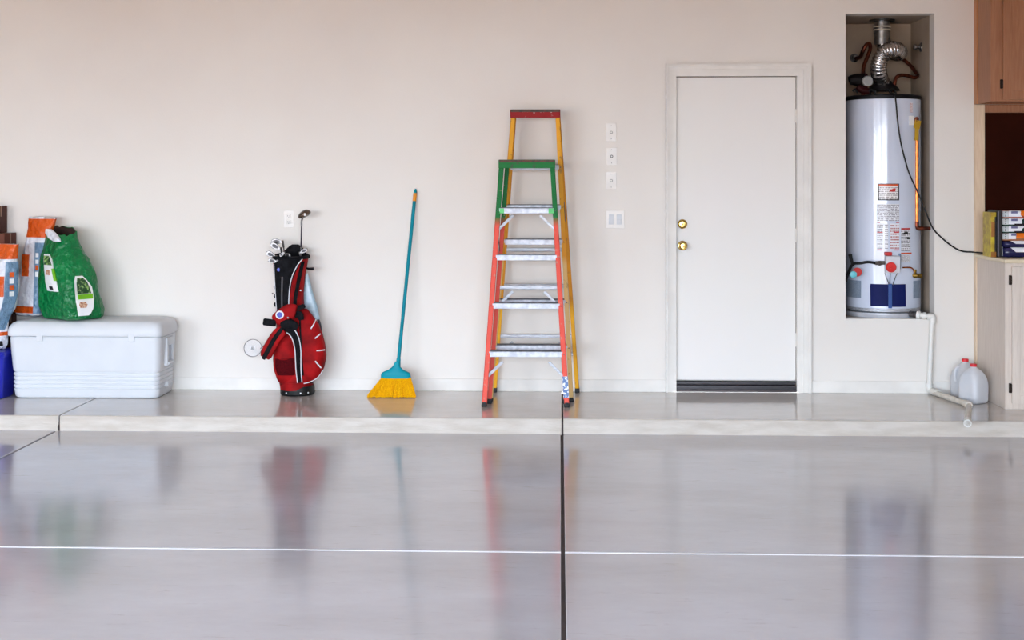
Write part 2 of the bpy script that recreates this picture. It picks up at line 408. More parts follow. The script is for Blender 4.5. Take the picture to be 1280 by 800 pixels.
cz1 = W(920, 80, 0).z
b = nb()
iL, iR = dx0+.004, dx1-.004; wd = iL - c0x
for f, t_ in ((1, .007), (.66, .017), (.30, .028)):      # stepped moulding: three mitred bands, thickest outside
    L1, R1, Z1 = c0x + wd*f, c1x - (c1x-iR)*f, cz1 - (cz1-dz1+.003)*f
    add_prism(b, [(c0x,.001,.001), (L1,.001,.001), (L1,.001,Z1), (R1,.001,Z1), (R1,.001,.001), (c1x,.001,.001), (c1x,.001,cz1), (c0x,.001,cz1)], (0,-t_-.001,0))
struct('trim_1', b, M_trim, smooth=False)
for (py, nm, kn) in ((280, 'deadbolt', 0), (307, 'door_knob', 1)):
    p = W(853, py, .03); b = nb()
    if kn: prof = [(.033,0),(.033,.006),(.028,.010),(.012,.012),(.011,.03),(.020,.038),(.027,.05),(.026,.062),(.018,.07),(0,.072)]
    else: prof = [(.032,0),(.032,.008),(.027,.014),(.020,.017),(.016,.017),(.016,.020),(0,.021)]
    add_lathe(b, prof, p, (0,-1,0)); o = struct(nm, b, M_brass, door); o['label'] = 'polished brass ' + nm.replace('_',' ')
    b = nb(); add_box(b, p.x-.0022, p.x+.0022, -.0455 if kn else .006, -.0415 if kn else .0095, p.z-.008, p.z+.004); struct('keyhole', b, M_blackp, o, smooth=False)
for zz in (.35, 1.05, 1.85):
    b = nb(); add_tube(b, [(sx1+.002, .026, zz-.045), (sx1+.002, .026, zz+.045)], .005, 10); struct('hinge', b, M_trim, door)

# wall plates
def plate(px0, px1, py0, py1, label, kind):
    a, c = W(px0, py1, 0), W(px1, py0, 0); cx, cz = (a.x+c.x)/2, (a.z+c.z)/2
    t = thing('switch_plate' if kind != 'outlet' else 'wall_outlet', label, 'switch' if kind != 'outlet' else 'outlet', (cx, 0, cz), None)
    b = nb(); add_box(b, a.x, c.x, -.0065, 0, a.z, c.z, .002); obj('cover', b, M_offwhite, t)
    if kind in ('button', 'jack'):
        b = nb(); add_lathe(b, [(.010,0),(.010,.004),(.008,.006),(.0,.006)], (cx, -.006, cz), (0,-1,0), 20)
        m = mat('button_grey', (150,148,144), .4) if kind == 'button' else mat('jack_dark', (60,58,55), .4)
        obj('button', b, m, t)
        b = nb(); add_lathe(b, [(.0055,0),(.0055,.003),(0,.003)], (cx, -.012, cz), (0,-1,0), 16); obj('button_face', b, M_offwhite, t)
        for s in (-1, 1):
            b = nb(); add_lathe(b, [(.003,0),(.003,.0015),(0,.002)], (cx, -.006, cz+s*.044), (0,-1,0), 10); obj('screw', b, M_aludark, t)
    elif kind == 'rocker':
        for s in (-1, 1):
            b = nb(); add_box(b, cx+s*.026-.017, cx+s*.026+.017, -.009, -.006, cz-.034, cz+.034, .001); add_box(b, cx+s*.026-.014, cx+s*.026+.014, -.012, -.008, cz-.031, cz+.0, .001)
            obj('rocker', b, M_white, t)
    else:
        for s in (-1, 1):
            b = nb(); add_box(b, cx-.016, cx+.016, -.009, -.006, cz+s*.02-.014, cz+s*.02+.014, .003); o = obj('socket', b, M_offwhite, t)
            b = nb()
            for q in (-1, 1): add_box(b, cx+q*.006-.0012, cx+q*.006+.0012, -.0095, -.0085, cz+s*.02-.004, cz+s*.02+.006)
            add_lathe(b, [(.0025,0),(.0025,.0008),(0,.0008)], (cx, -.0088, cz+s*.02-.009), (0,-1,0), 8)
            obj('slots', b, M_blackp, o, smooth=False)
plate(757.5, 770.5, 154, 177, 'off-white wall plate with a grey button, topmost of the plates beside the door', 'button')
plate(758, 771, 184.5, 206.5, 'off-white wall plate with a dark round jack, second from the top beside the door', 'jack')
plate(757.5, 770.5, 215, 236.5, 'off-white wall plate with a pale button, just above the double light switch', 'button')
plate(757.5, 780.5, 263, 285.5, 'wide white double rocker light switch left of the door', 'rocker')
plate(355, 367.5, 263, 284.5, 'white duplex wall outlet above and left of the golf driver head', 'outlet')

# ------------------------------------------------------------------ white cooler
cf, cb = -.43, -.03
cx0, cx1 = W(8, 450, cf).x, W(201, 450, cf).x; CT = .508
cool = thing('cooler', 'large white hard-sided cooler box on the ledge against the wall', 'cooler', ((cx0+cx1)/2, (cf+cb)/2, 0))
def rloft(bm, rows, seg=64):
    """rows (z, x0,x1,y0,y1,n) rounded rectangles"""
    R = []
    for z, a, c, d, e, n in rows:
        hw, hd, mx, my = (c-a)/2, (e-d)/2, (a+c)/2, (d+e)/2; ring = []
        rr = n
        for q, (sx, sy) in enumerate(((1,1),(-1,1),(-1,-1),(1,-1))):
            for k in range(7):
                an = q*PI/2 + k*PI/12
                ring.append(bm.verts.new((mx+sx*(hw-rr)+rr*math.cos(an), my+sy*(hd-rr)+rr*math.sin(an), z)))
        R.append(ring)
    for A, B in zip(R, R[1:]):
        for k in range(len(A)): bm.faces.new((A[k], A[(k+1)%len(A)], B[(k+1)%len(A)], B[k]))
    bm.faces.new(R[0][::-1]); bm.faces.new(R[-1])
def cr(z, i, n=.045): return (z, cx0+i*1.3, cx1-i, cf+i, cb-i, n)
b = nb(); rows = [cr(.0,.042), cr(.004,.034), cr(.016,.026), cr(.05,.022)]
for zz in (.062, .088, .114, .140, .166):
    rows += [cr(zz,.020), cr(zz+.003,.0245), cr(zz+.008,.0245), cr(zz+.011,.019)]
rows += [cr(.20,.016), cr(.30,.010), cr(.395,.006), cr(.398,.010), cr(.402,.010)]
rloft(b, rows); obj('body', b, M_white, cool, ang=50)
b = nb(); rloft(b, [cr(.404,.002), cr(.408,-.003), cr(.435,-.004), cr(.465,.002), cr(.488,.016), cr(.499,.032), cr(.503,.05), cr(.500,.056), cr(.501,.066), cr(.506,.075), cr(.508,.10)]); obj('lid', b, M_white, cool, ang=60)
for px in (49, 164):
    p = W(px, 418, cf); b = nb(); add_box(b, p.x-.02, p.x+.02, cf-.006, cf+.02, .372, .425, .004)
    o = obj('latch', b, M_white, cool)
b = nb()   # swing handle on the right end
hx = cx1-.004
add_box(b, hx-.02, hx+.010, -.30, -.16, .33, .385, .008); add_box(b, hx-.02, hx+.012, -.305, -.275, .20, .37, .006); add_box(b, hx-.02, hx+.012, -.185, -.155, .20, .37, .006)
add_tube(b, [(hx+.006, -.29, .215), (hx+.006, -.17, .215)], .013, 12); obj('handle', b, M_white, cool)
b = nb(); add_box(b, hx-.01, hx+.003, -.272, -.188, .235, .325, .003); o = obj('handle_recess', b, mat('painted_shade_grey', (176,184,196), .5), cool); o['label'] = 'recess behind the handle, its shade painted grey'  # recess shade is put into the grey colour of this white plastic
b = nb(); add_lathe(b, [(.022,0),(.022,.012),(.016,.018),(.016,.028),(0,.028)], (hx-.024, -.25, .075), (1,0,0), 20); obj('drain_plug', b, M_white, cool)

# ------------------------------------------------------------------ bags
def patchobj(L, name, rows, m, parent, off=.004, label=None, **k):
    b = nb(); L.patch(b, rows, off, **k); o = obj(name, b, m, parent)
    if label: o['label'] = label
    return o
M_green = mat('green_plastic_film', (0,122,62), .3, rgb2=(0,104,52), nscale=4, bump=1.0, bscale=22, spec=.4)
M_wfilm = mat('white_plastic_film', (232,234,242), .3, bump=.9, bscale=20)
M_blufilm = mat('blue_grey_film', (120,150,176), .32, rgb2=(96,128,156), bump=.9, bscale=20)
M_orange = mat('orange_film', (222,92,20), .32, rgb2=(200,76,14), bump=.9, bscale=20)
M_lining = mat('dark_brown_lining', (58,30,22), .95, rgb2=(34,18,14), nscale=40)
M_lime = mat('lime_print', (120,190,30), .35)
M_dkgreen = mat('leaf_print', (22,70,34), .35, rgb2=(150,190,110), nscale=60, lo=.5, hi=.62)
M_brownprint = mat('brown_print', (150,70,40), .4, rgb2=(220,190,160), nscale=90)
M_ink = mat('black_ink', (22,20,24), .5)
M_paper = mat('white_label', (240,240,240), .35)

def gx(px, Y=-.24): return W(px, 400, Y).x
R_ = math.radians(-38)
def gw(px, Y=-.245): return W(px, 350, Y).x
gb = Loft([(.509, gw(92), -.262, .160, .122, R_, 5), (.525, gw(92), -.262, .185, .138, R_, 5), (.60, gw(90), -.262, .200, .146, R_, 4.5), (.68, gw(87.5), -.26, .200, .144, R_, 4.2), (.775, gw(84.5), -.255, .194, .132, R_, 3.8),
           (.875, gw(81), -.25, .178, .114, R_, 3.5), (.97, gw(77.5), -.23, .154, .088, R_, 3), (1.04, gw(75.5), -.225, .134, .066, R_, 3), (1.085, gw(76), -.225, .118, .05, R_*.85, 3)], .09, 8, 3)
t = thing('soil_bag', 'opened green plastic bag with white picture labels standing on the cooler', 'bag', (gx(90), -.245, .509))
b = nb(); gb.full(b, nz=46, seg=72, capt=False, rim=.02, tilt=.026)
obj('sack', b, M_green, t, ang=80)
b = nb(); gb.full(b, .98, 1.083, 8, 60, -.005, True, False, rim=.02, tilt=.026); o = obj('lining', b, M_lining, t); o['label'] = 'dark inside of the open mouth'  # dark brown inner skin round the bag's mouth
patchobj(gb, 'picture_label', [(318,55,61),(325,54.5,65),(340,55.5,67),(352,56.5,70.5),(363,59,73)], M_paper, t, .006, 'narrow white label on the left face')
patchobj(gb, 'print_patch', [(320,54.8,60.5),(331,55,64)], M_dkgreen, t, .0105); patchobj(gb, 'print_patch', [(335,64,66.5),(350,67,70.5)], M_lime, t, .0105)
patchobj(gb, 'print_patch', [(337,57.2,61),(343,57.6,61.5)], M_brownprint, t, .0105); patchobj(gb, 'print_patch', [(357,61,65),(361,62,66)], M_ink, t, .0105)
patchobj(gb, 'picture_label', [(344,94,103),(350,93,109),(358,93.5,115),(372,94.5,117.5),(384,96.5,117),(393,98,112)], M_paper, t, .006, 'large white picture label on the right face')
patchobj(gb, 'print_patch', [(346.5,96.5,104),(352,95.8,109),(360,96.5,112.5),(366,97,114)], M_dkgreen, t, .0105, 'green leafy picture')
patchobj(gb, 'print_patch', [(366.5,97.3,116),(372.5,98,116.5)], M_lime, t, .0115, 'lime green lettering band')
patchobj(gb, 'print_patch', [(376,100,107),(379,99,109.5),(383,100.5,108)], M_brownprint, t, .0105)
b = nb(); gb.patch(b, [(287,57,61),(292,56.5,68),(298,60,74),(302,67,75)], .014, nu=10, bulge=.008); o = obj('folded_flap', b, M_wfilm, t); o['label'] = 'white folded-over flap at the mouth'

def striped_bag(nm, label, rows, base_y, zb, marks, bands, seed, colorside):
    L = Loft(rows, .055, 8, seed)
    t = thing(nm, label, 'bag', (rows[0][1], rows[0][2], zb))
    b = nb(); L.full(b, nz=40, seg=72, rim=.02); obj('sack', b, M_wfilm, t, ang=80)
    for z0, z1 in bands:
        b = nb(); L.band(b, z0, z1, .003, 8, 72); o = obj('orange_band', b, M_orange, t, ang=80); o['label'] = 'orange band round the bag'
    for (n, r, m, lb) in marks: patchobj(L, n, r, m, t, .005 if m in (M_blufilm,) else .008, lb)
    return L, t
R2 = math.radians(-38); R3 = math.radians(-24)
bx = lambda px: W(px, 340, -.16).x
striped_bag('pet_food_bag', 'tall white and orange plastic bag standing on the cooler behind the green bag', [
    (.509, bx(36), -.10, .088, .062, R3, 5), (.53, bx(36), -.10, .102, .070, R3, 5), (.70, bx(38), -.10, .104, .070, R3, 4.5), (.90, bx(42.5), -.10, .102, .062, R3, 4),
    (1.05, bx(46.5), -.10, .100, .045, R3, 3.5), (1.10, bx(48), -.11, .103, .030, R3, 3.3), (1.165, bx(49.5), -.11, .106, .018, R3*.7, 3)], 0, .509,
    [('side_panel', [(303,43.5,66),(350,42.5,64),(391,41,62)], M_blufilm, 'blue-grey side panel'),
     ('print_patch', [(318,27.5,35.5),(332,27.2,35),(345,26.8,34.5)], M_orange, 'orange lettering block'),
     ('print_patch', [(316,44.5,48),(321,44.5,48)], M_paper, None), ('print_patch', [(324,44.3,48),(329,44.3,48)], M_paper, None),
     ('print_patch', [(331,44.2,47.8),(337,44.2,47.8)], M_orange, None), ('print_patch', [(339,44,47.6),(345,44,47.6)], M_paper, None)],
    [(1.035,1.160),(.53,.575)], 11, 0)
bx2 = lambda px: W(px, 380, -.35).x
striped_bag('pet_food_bag', 'white and orange plastic bag on the blue tote at the left edge', [
    (.312, bx2(-10), -.35, .08, .06, R2, 5), (.34, bx2(-9), -.35, .088, .07, R2, 5), (.51, bx2(-8), -.35, .09, .07, R2, 5), (.60, bx2(0), -.345, .108, .08, R2, 4.5), (.75, bx2(3.5), -.34, .105, .072, R2, 4),
    (.90, bx2(5), -.335, .10, .05, R2, 3.5), (1.0, bx2(6.5), -.33, .105, .022, R2*.7, 3)], 0, .312,
    [('side_panel', [(327,7,24),(370,5,22),(390,0,16),(412,-8,6)], M_blufilm, 'blue-grey side panel'),
     ('print_patch', [(345,-6,5),(370,-7,4.5)], M_orange, 'orange lettering block'),
     ('print_patch', [(340,12,17.5),(346,12,17.5)], M_orange, None), ('print_patch', [(348,12,17.5),(354,12,17.5)], M_paper, None), ('print_patch', [(356,12,17.5),(362,12,17.5)], M_orange, None), ('print_patch', [(364,12,17.5),(370,12,17.5)], M_paper, None),
     ('print_patch', [(426,-5,3),(432,-5,4)], M_ink, None)],
    [(.905,1.0),(.405,.43)], 23, 0)

# blue tote and brown boxes at the left edge
tx1 = W(13.5, 440, -.35).x
t = thing('storage_tote', 'blue plastic storage tote left of the cooler with a bag on top', 'tote', (tx1-.24, -.35, 0))
M_blue = mat('blue_plastic', (22,34,170), .35, rgb2=(18,28,150))
b = nb()
rloft(b, [(z, tx1-.48+i, tx1-i, -.475+i, -.235-i, .03) for z, i in ((0,.022),(.006,.016),(.27,.004))]); obj('body', b, M_blue, t)
b = nb(); rloft(b, [(z, tx1-.483+i, tx1+.003-i, -.478+i, -.232-i, .03) for z, i in ((.272,.0),(.29,-.004),(.305,.004),(.312,.03))]); obj('lid', b, M_blue, t)
M_card = mat('brown_cardboard', (112,62,44), .8, rgb2=(92,48,34), nscale=5)
M_card2 = mat('brown_cardboard_dark', (84,44,32), .8, rgb2=(70,36,26), nscale=5)
kx = W(14.5, 300, -.10).x; kz = W(10, 292, -.2).z
for (x0, x1, z0, z1, m, lb) in ((kx-.5, kx, 0, .53, M_card2, 'large brown cardboard box on the ledge behind the blue tote'),
                           (kx-.45, kx-.002, .532, kz, M_card, 'brown cardboard box on the larger box behind the left white bag'),
                           (kx-.40, W(2.5, 260, -.1).x, kz+.002, W(2, 258, -.2).z, M_card2, 'dark brown box topmost of the boxes at the left edge')):
    t = thing('cardboard_box', lb, 'box', ((x0+x1)/2, -.115, z0), 'boxes stacked at the left edge')
    b = nb(); add_box(b, x0, x1, -.215, -.015, z0, z1, .003); obj('carton', b, m, t, ang=60)
    b = nb(); add_box(b, x0+.001, x1-.001, -.125, -.105, z1-.002, z1+.0008); add_box(b, x1-.001, x1+.0008, -.125, -.105, z1-.07, z1)
    obj('packing_tape', b, mat('tan_tape', (150,110,80), .3), t, smooth=False)

# ------------------------------------------------------------------ golf bag
GY = -.17
gp = W(372, 497, GY)
golf = thing('golf_bag', 'red and black golf stand bag with white piping leaning by the wall', 'golf bag', (gp.x, GY, 0))
body = pxloft([(493.5,353,391,.10), (484,351,391,.105), (460,346,389,.11,-.165), (430,346,386,.11,-.16), (400,346,381,.10,-.155), (370,345,379,.095,-.15), (345,343,381,.10,-.145), (330,342,384,.105,-.14), (322,341.5,385,.105,-.14)], GY, .105, 2.3)
b = nb(); body.full(b, nz=30, seg=48, capt=False); add = obj('body', b, M_red, golf, ang=70)
zt = body.rows[-1][0]
b = nb(); body.full(b, zt-.05, zt-.045, 1, 48, -.006, True, True); obj('inner_divider', b, M_blackp, golf)
b = nb(); 
ring = [body.pt(k/40, zt, .001) + Vector((0,0,.004+.016*max(0, math.sin(2*PI*k/40)))) for k in range(41)]
add_tube(b, ring, .011, 8, False); obj('collar', b, M_black, golf)
# raised black hood at the back of the mouth
hood = pxloft([(322,352,384,.02),(314,355,382,.02),(308,361,377,.015),(305.5,365,373,.008)], -.07, .02, 2.5)
b = nb(); hood.full(b, nz=8, seg=24); obj('hood', b, M_black, golf)
patchobj(body, 'front_panel', [(324,342.3,377),(335,342.6,372),(350,343,365),(370,344,362),(392,346,361),(404,347,360)], M_black, golf, .006, 'black upper front panel', nu=14)
b = nb(); body.line(b, [(377,324),(371,332),(365,345),(362,360),(361,378),(360.5,395)], .0032, .007); body.line(b, [(343.5,330),(344.5,350),(346,375),(348,400)], .003, .007); obj('piping', b, M_piping, golf)
b = nb(); body.line(b, [(353.5,346),(353,370),(353.5,390)], .006, .008); obj('zipper', b, mat('grey_zip', (96,96,100), .4, .5), golf)
b = nb(); add_lathe(b, [(.013,0),(.013,.004),(0,.005)], body.pt(body.u_at(349,1.42-(338-225)/1674*8.75), 1.42-(338-225)/1674*8.75, .004), (0,-1,0), 6); obj('badge', b, mat('blue_badge', (30,60,180), .4), golf)
b = nb(); body.patch(b, [(327,377,381),(350,371.5,376),(372,367,371.5),(388,366,370)], .006); obj('strap_webbing', b, M_black, golf)
b = nb(); body.patch(b, [(393,372,377),(430,374.5,377.5),(468,378,380)], .012, bulge=.02); obj('zip_cover', b, M_black, golf)
# side pocket
side = pxloft([(482,373,383,.03),(477,372,392,.05),(470,371,400,.062),(458,370.5,405.5,.07),(445,370.5,407.5,.075),(432,370.5,406.5,.075),(418,370.5,403,.07),(405,370,398,.055),(395,371,391,.04),(386,373,384,.02)], -.21, .06, 2.5, .03, 14, 5)
b = nb(); side.full(b, nz=30, seg=40); obj('side_pocket', b, M_red, golf, ang=80)
for i, (p, q) in enumerate((((395,400),(388.5,410)), ((400,417),(393.5,422)), ((405.5,437),(395.5,437)), ((401,459),(394,450)))):
    b = nb(); side.line(b, [p, ((p[0]+q[0])/2,(p[1]+q[1])/2), q], .0045, .002); o = obj('reflective_slash', b, M_piping, golf)
b = nb(); side.line(b, [(375,396),(376,420),(377.5,445),(379,468)], .006, .002); obj('pocket_zip', b, M_black, golf)
b = nb(); side.line(b, [(376,479),(386,477),(396,472),(403,463)], .003, .003); obj('piping', b, M_piping, golf)
# lower front pocket and its black arch
low = pxloft([(480,351,373,.04),(474,347,374,.06),(462,343,374,.075),(448,342,373,.08),(435,343,372,.075),(424,346,369,.06),(416,350,365,.035)], -.215, .07, 2.6, .03, 14, 8)
b = nb(); low.full(b, nz=26, seg=40); obj('lower_pocket', b, M_red, golf, ang=80)
b = nb(); low.patch(b, [(447,344,367),(458,344,368),(468,347,369)], .004); o = obj('mesh_pouch', b, M_redmesh, golf); o['label'] = 'dark red mesh pouch'
b = nb(); low.line(b, [(344,446),(355,448),(367,445.5)], .004, .004); obj('pouch_edge', b, M_red, golf)
def pq(px, py, Y): return W(px, py, Y)
arch = [(350,409),(358,410.5),(365,415),(370,424),(372.5,436),(373,450),(373.5,464),(375,478)]
b = nb(); P = spline([pq(x, y, -.285+.0004*max(0,y-440)) for x, y in arch], 5)
for wv in (-1,):
    n = len(P); rings = []
    for i, p in enumerate(P):
        d = (P[min(n-1,i+1)]-P[max(0,i-1)]).normalized(); s = d.cross(Vector((0,1,0))).normalized()
        wdt = .026*(1-.45*i/n)
        rings.append([b.verts.new(p+s*wdt*a+Vector((0,c,0))) for a, c in ((-1,.03),(-1,-.004),(-.5,-.010),(0,-.012),(.5,-.010),(1,-.004),(1,.03))])
    for A, B in zip(rings, rings[1:]):
        for k in range(6): b.faces.new((A[k],A[k+1],B[k+1],B[k]))
        b.faces.new((A[6],A[0],B[0],B[6]))
    b.faces.new(rings[0]); b.faces.new(rings[-1][::-1])
arch_pts = [[r[1].co.copy(), r[5].co.copy()] for r in rings]
obj('arch_panel', b, M_black, golf, ang=70)['label'] = 'black curved panel over the lower pocket'
b = nb()
for k in (0, 1): add_tube(b, [a[k]+Vector((0,-.003,0)) for a in arch_pts], .0034, 6)
obj('piping', b, M_piping, golf)
# foot of the bag
cuff = pxloft([(485.5,351.5,391),(481,351,390),(476,353,388)], GY, .112, 2.3)
b = nb(); cuff.full(b, nz=6, seg=40, off=.002); obj('cuff', b, M_red, golf)
b = nb(); f = pxloft([(478,386,392.5,.05),(468,386,391.5,.05)], -.17, .05, 3); f.full(b, nz=2, seg=16); obj('side_grip', b, mat('navy_fabric', (24,26,52), .7), golf)
footl = Loft([(0, gp.x, GY, .104, .103, 0, 2.3), (.006, gp.x, GY, .112, .112, 0, 2.3), (.045, gp.x, GY, .112, .114, 0, 2.3), (.062, gp.x, GY, .108, .108, 0, 2.3)])
b = nb(); footl.full(b, nz=6, seg=40); obj('foot', b, M_blackp, golf)
for u in (.68, .80, .88):
    b = nb(); add_lathe(b, [(.005,0),(.005,.003),(0,.004)], footl.pt(u, .022, .0), (footl.pt(u,.022,.01)-footl.pt(u,.022,0)), 10); obj('rivet', b, M_piping, golf)
# rain cover sheet at the right
rc = pxloft([(399,380,400,.018),(385,379,397,.02),(365,379,391,.02),(350,380,387,.016),(342,383,385,.01)], -.11, .02, 2.5, .05, 20, 2)
b = nb(); rc.full(b, nz=14, seg=28); obj('rain_cover', b, mat('pale_blue_film', (168,192,204), .3, rgb2=(140,168,182), nscale=20), golf)['label'] = 'pale blue-grey rain cover bulging at the side'
# shoulder strap pads
def slabpath(bm, pts, wd, th, Y):
    for (p, q) in zip(pts, pts[1:]):
        pass
def pad(name, pts, wpx, Y, m, th=.03, label=None, parent=golf):
    P = spline([pq(x, y, Y) for x, y in pts], 4); n = len(P); b = nb(); rings = []
    for i, p in enumerate(P):
        d = (P[min(n-1,i+1)]-P[max(0,i-1)]).normalized(); s = d.cross(Vector((0,1,0))).normalized()
        e = min(i, n-1-i)/max(1,n-1); k = min(1, .72 + e*2.5); wv = (wpx[0]+(wpx[1]-wpx[0])*i/(n-1))/192/2*k
        rings.append([b.verts.new(p + s*wv*math.copysign(abs(math.cos(a))**.5, math.cos(a)) + Vector((0, th/2*k*math.copysign(abs(math.sin(a))**.7, math.sin(a)), 0))) for a in [2*PI*j/16 for j in range(16)]])
    for A, B in zip(rings, rings[1:]):
        for j in range(16): b.faces.new((A[j],A[(j+1)%16],B[(j+1)%16],B[j]))
    b.faces.new(rings[0]); b.faces.new(rings[-1][::-1]); o = obj(name, b, m, parent, ang=60)
    if label: o['label'] = label
    return o
pad('shoulder_pad', [(354,412),(346,420),(338,433),(331,447)], (15,16), -.315, M_red, .034, 'red shoulder pad slanting to the left')
pad('pad_stripe', [(353,410),(344,422),(337,434),(329,449)], (5,6), -.332, M_black, .008)
pad('shoulder_pad', [(344,402),(352,395),(362,389),(370,390)], (17,19), -.29, M_red, .034, 'red yoke pad with a blue emblem')
pad('strap_webbing', [(329,402),(336,403),(345,404)], (9,9), -.30, M_black, .02)
pad('strap_webbing', [(352,408),(362,404),(372,410)], (13,9), -.295, M_black, .03)
pad('strap_webbing', [(366,382),(372,385),(381,382)], (6,6), -.27, M_black, .015)
pad('strap_webbing', [(367,395),(374,392),(377,400)], (7,8), -.275, M_black, .02)
b = nb(); p = pq(349.5, 393.6, -.312); add_lathe(b, [(.027,0),(.027,.004),(.024,.006),(.0,.006)], p+Vector((0,.006,0)), (0,-1,0), 24); obj('emblem_ring', b, M_piping, golf)
b = nb(); add_lathe(b, [(.019,0),(.019,.003),(0,.004)], p, (0,-1,0), 8); obj('emblem', b, mat('blue_emblem', (34,48,160), .4), golf)['label'] = 'round blue emblem with pale rim'
for px, py in ((360,397),(341,367),(364,487),(376,363)):
    b = nb(); add_lathe(b, [(.006,0),(.006,.006),(0,.008)], pq(px,py,-.31 if py == 397 else -.265), (0,-1,0), 10); obj('snap', b, M_steel, golf)
for py in (359,370,380.5):
    b = nb(); p = pq(346, py, -.20); add_tube(b, [p+Vector((-.006,0,.012)), p+Vector((-.014,0,0)), p+Vector((-.006,0,-.012))], .008, 8, True, 3); obj('side_loop', b, M_blackp, golf)
b = nb(); p = pq(390, 335.5, -.14); add_tube(b, [pq(383,335,-.14), pq(386,336,-.14), pq(392,336,-.14)], [.006,.011,.011], 10, True, 3); obj('carry_handle', b, M_black, golf)
for s in (0, 1):
    b = nb(); add_tube(b, [pq(385+s*1.5,365,-.085), pq(399+s*1.5,405,-.05), pq(401+s*4,438,-.03)], .005, 8); obj('stand_leg', b, mat('grey_stand_leg', (90,90,98), .4, .6), golf)
# clear disc hanging from the strap
M_clear = mat('clear_plastic', (225,228,236), .3, rgb2=(214,218,228), alpha=.16, spec=.1)
p = pq(316, 435, -.33)
t = thing('round_tag', 'round clear plastic disc with a thin rim hanging left of the golf bag', 'tag', p)
b = nb(); add_lathe(b, [(.0,0),(.055,0),(.055,.002),(0,.002)], p, (.25,-1,.1), 40); obj('disc', b, M_clear, t)
b = nb(); ax = Vector((.25,-1,.1)).normalized(); uu = ax.cross(Vector((0,0,1))).normalized(); vv2 = ax.cross(uu)
add_tube(b, [p+(uu*math.cos(2*PI*k/36)+vv2*math.sin(2*PI*k/36))*.056 for k in range(37)], .0022, 6, False); obj('rim', b, M_steel, t)
b = nb(); add_lathe(b, [(.016,0),(.016,.003),(.010,.003),(.010,0)], p, (.25,-1,.1), 20); obj('hub', b, M_steel, t)
b = nb(); add_tube(b, [p+uu*-.054, pq(325,436,-.325), pq(332,430,-.325)], .0018, 6); obj('cord', b, M_ink, t)

# clubs (each a thing)
M_shaftd = mat('graphite_shaft', (30,20,38), .3)
M_headd = mat('driver_head', (120,100,86), .25, .6, rgb2=(86,70,60))
zin = zt - .12
def iron(px, py, rot, bx_, label, size=1.0, Y=-.16, face=1):
    hp = pq(px, py, Y); t = thing('golf_iron', label, 'golf club', hp, None)
    low_ = Vector((W(bx_, 330, -.14).x, -.14, zt-.035))
    hos = hp + Vector((.012*face, 0, -.02))
    b = nb(); add_tube(b, [low_, hos + (low_-hos)*.25], .0045, 8); obj('shaft', b, M_steel, t)
    b = nb(); add_tube(b, [hos+(low_-hos)*.3, hos], .0068, 10); obj('hosel', b, M_steel, t)
    c, s = math.cos(rot), math.sin(rot)
    out = [(0,-.008),(.012,.006),(.03,.022),(.055,.030),(.072,.022),(.074,.004),(.055,-.010),(.025,-.014),(.005,-.014)]
    pts = []
    for x, z in out:
        x *= -face*size; z *= size; pts.append(hos + Vector((x*c - z*s, .006, x*s*1 + z*c)))
    b = nb(); add_prism(b, pts, (0,-.014,0)); bmesh.ops.bevel(b, geom=list(b.edges), offset=.002, segments=1, affect='EDGES'); obj('club_head', b, M_steel, t)
    b = nb(); ctr = sum(pts, Vector())/len(pts); pts2 = [ctr+(q-ctr)*.6+Vector((0,-.0145,0)) for q in pts]; add_prism(b, pts2, (0,-.0015,0)); obj('face_insert', b, mat('dark_cavity', (52,50,52), .35, .6), t)
iron(351, 297, .3, 357, 'golf iron with the highest steel head in the cluster of irons', 1.0, -.20)
iron(349, 306, -.15, 354, 'golf iron with the broad head just under the highest iron head', 1.0, -.24)
iron(343, 316, -.1, 348, 'golf iron pointing furthest left out of the bag', .95, -.20)
iron(344, 322, .15, 350, 'golf iron with its head lowest at the left rim of the bag', .8, -.25)
iron(353, 311, 1.0, 355, 'golf iron with an upright hosel at the middle of the cluster', .55, -.26)
iron(355, 314, -.4, 358, 'golf iron with a tilted head right of the iron cluster', .8, -.12, -1)
iron(377, 311, .1, 376, 'golf iron with a blunt grey head beside the driver shaft', .75, -.13, -1)
p = pq(377, 273, -.13)
t = thing('golf_driver', 'tall golf driver with a dark shaft and bulbous head above the bag', 'golf club', pq(377,330,-.13))
b = nb(); add_tube(b, [pq(375.5,332,-.13), pq(376.3,309,-.13)], .0048, 8); obj('lower_shaft', b, M_steel, t)
b = nb(); add_tube(b, [pq(376.3,309,-.13), pq(377,281,-.13)], .0052, 8); obj('shaft', b, M_shaftd, t)
b = nb(); add_tube(b, [pq(377,282,-.13), pq(377,276,-.135), pq(379,271,-.14)], .0065, 10, True, 3); obj('hosel', b, M_steel, t)
b = nb(); bmesh.ops.create_uvsphere(b, u_segments=24, v_segments=14, radius=1)
c = pq(381.5, 268, -.14)
for v in b.verts:
    q = v.co.copy(); q.z *= 1 if q.z > 0 else .6; q.x *= (1-.12*q.x)
    q = Vector((q.x*.046, q.y*.048, q.z*.030)); q = Matrix.Rotation(math.radians(-28), 3, 'Y') @ q; v.co = c + q
obj('club_head', b, M_headd, t, ang=80)
b = nb(); add_lathe(b, [(.009,0),(.009,.003),(0,.003)], c+Vector((.006,-.044,.0)), (0,-1,0), 16); obj('sole_plate', b, M_steel, t)

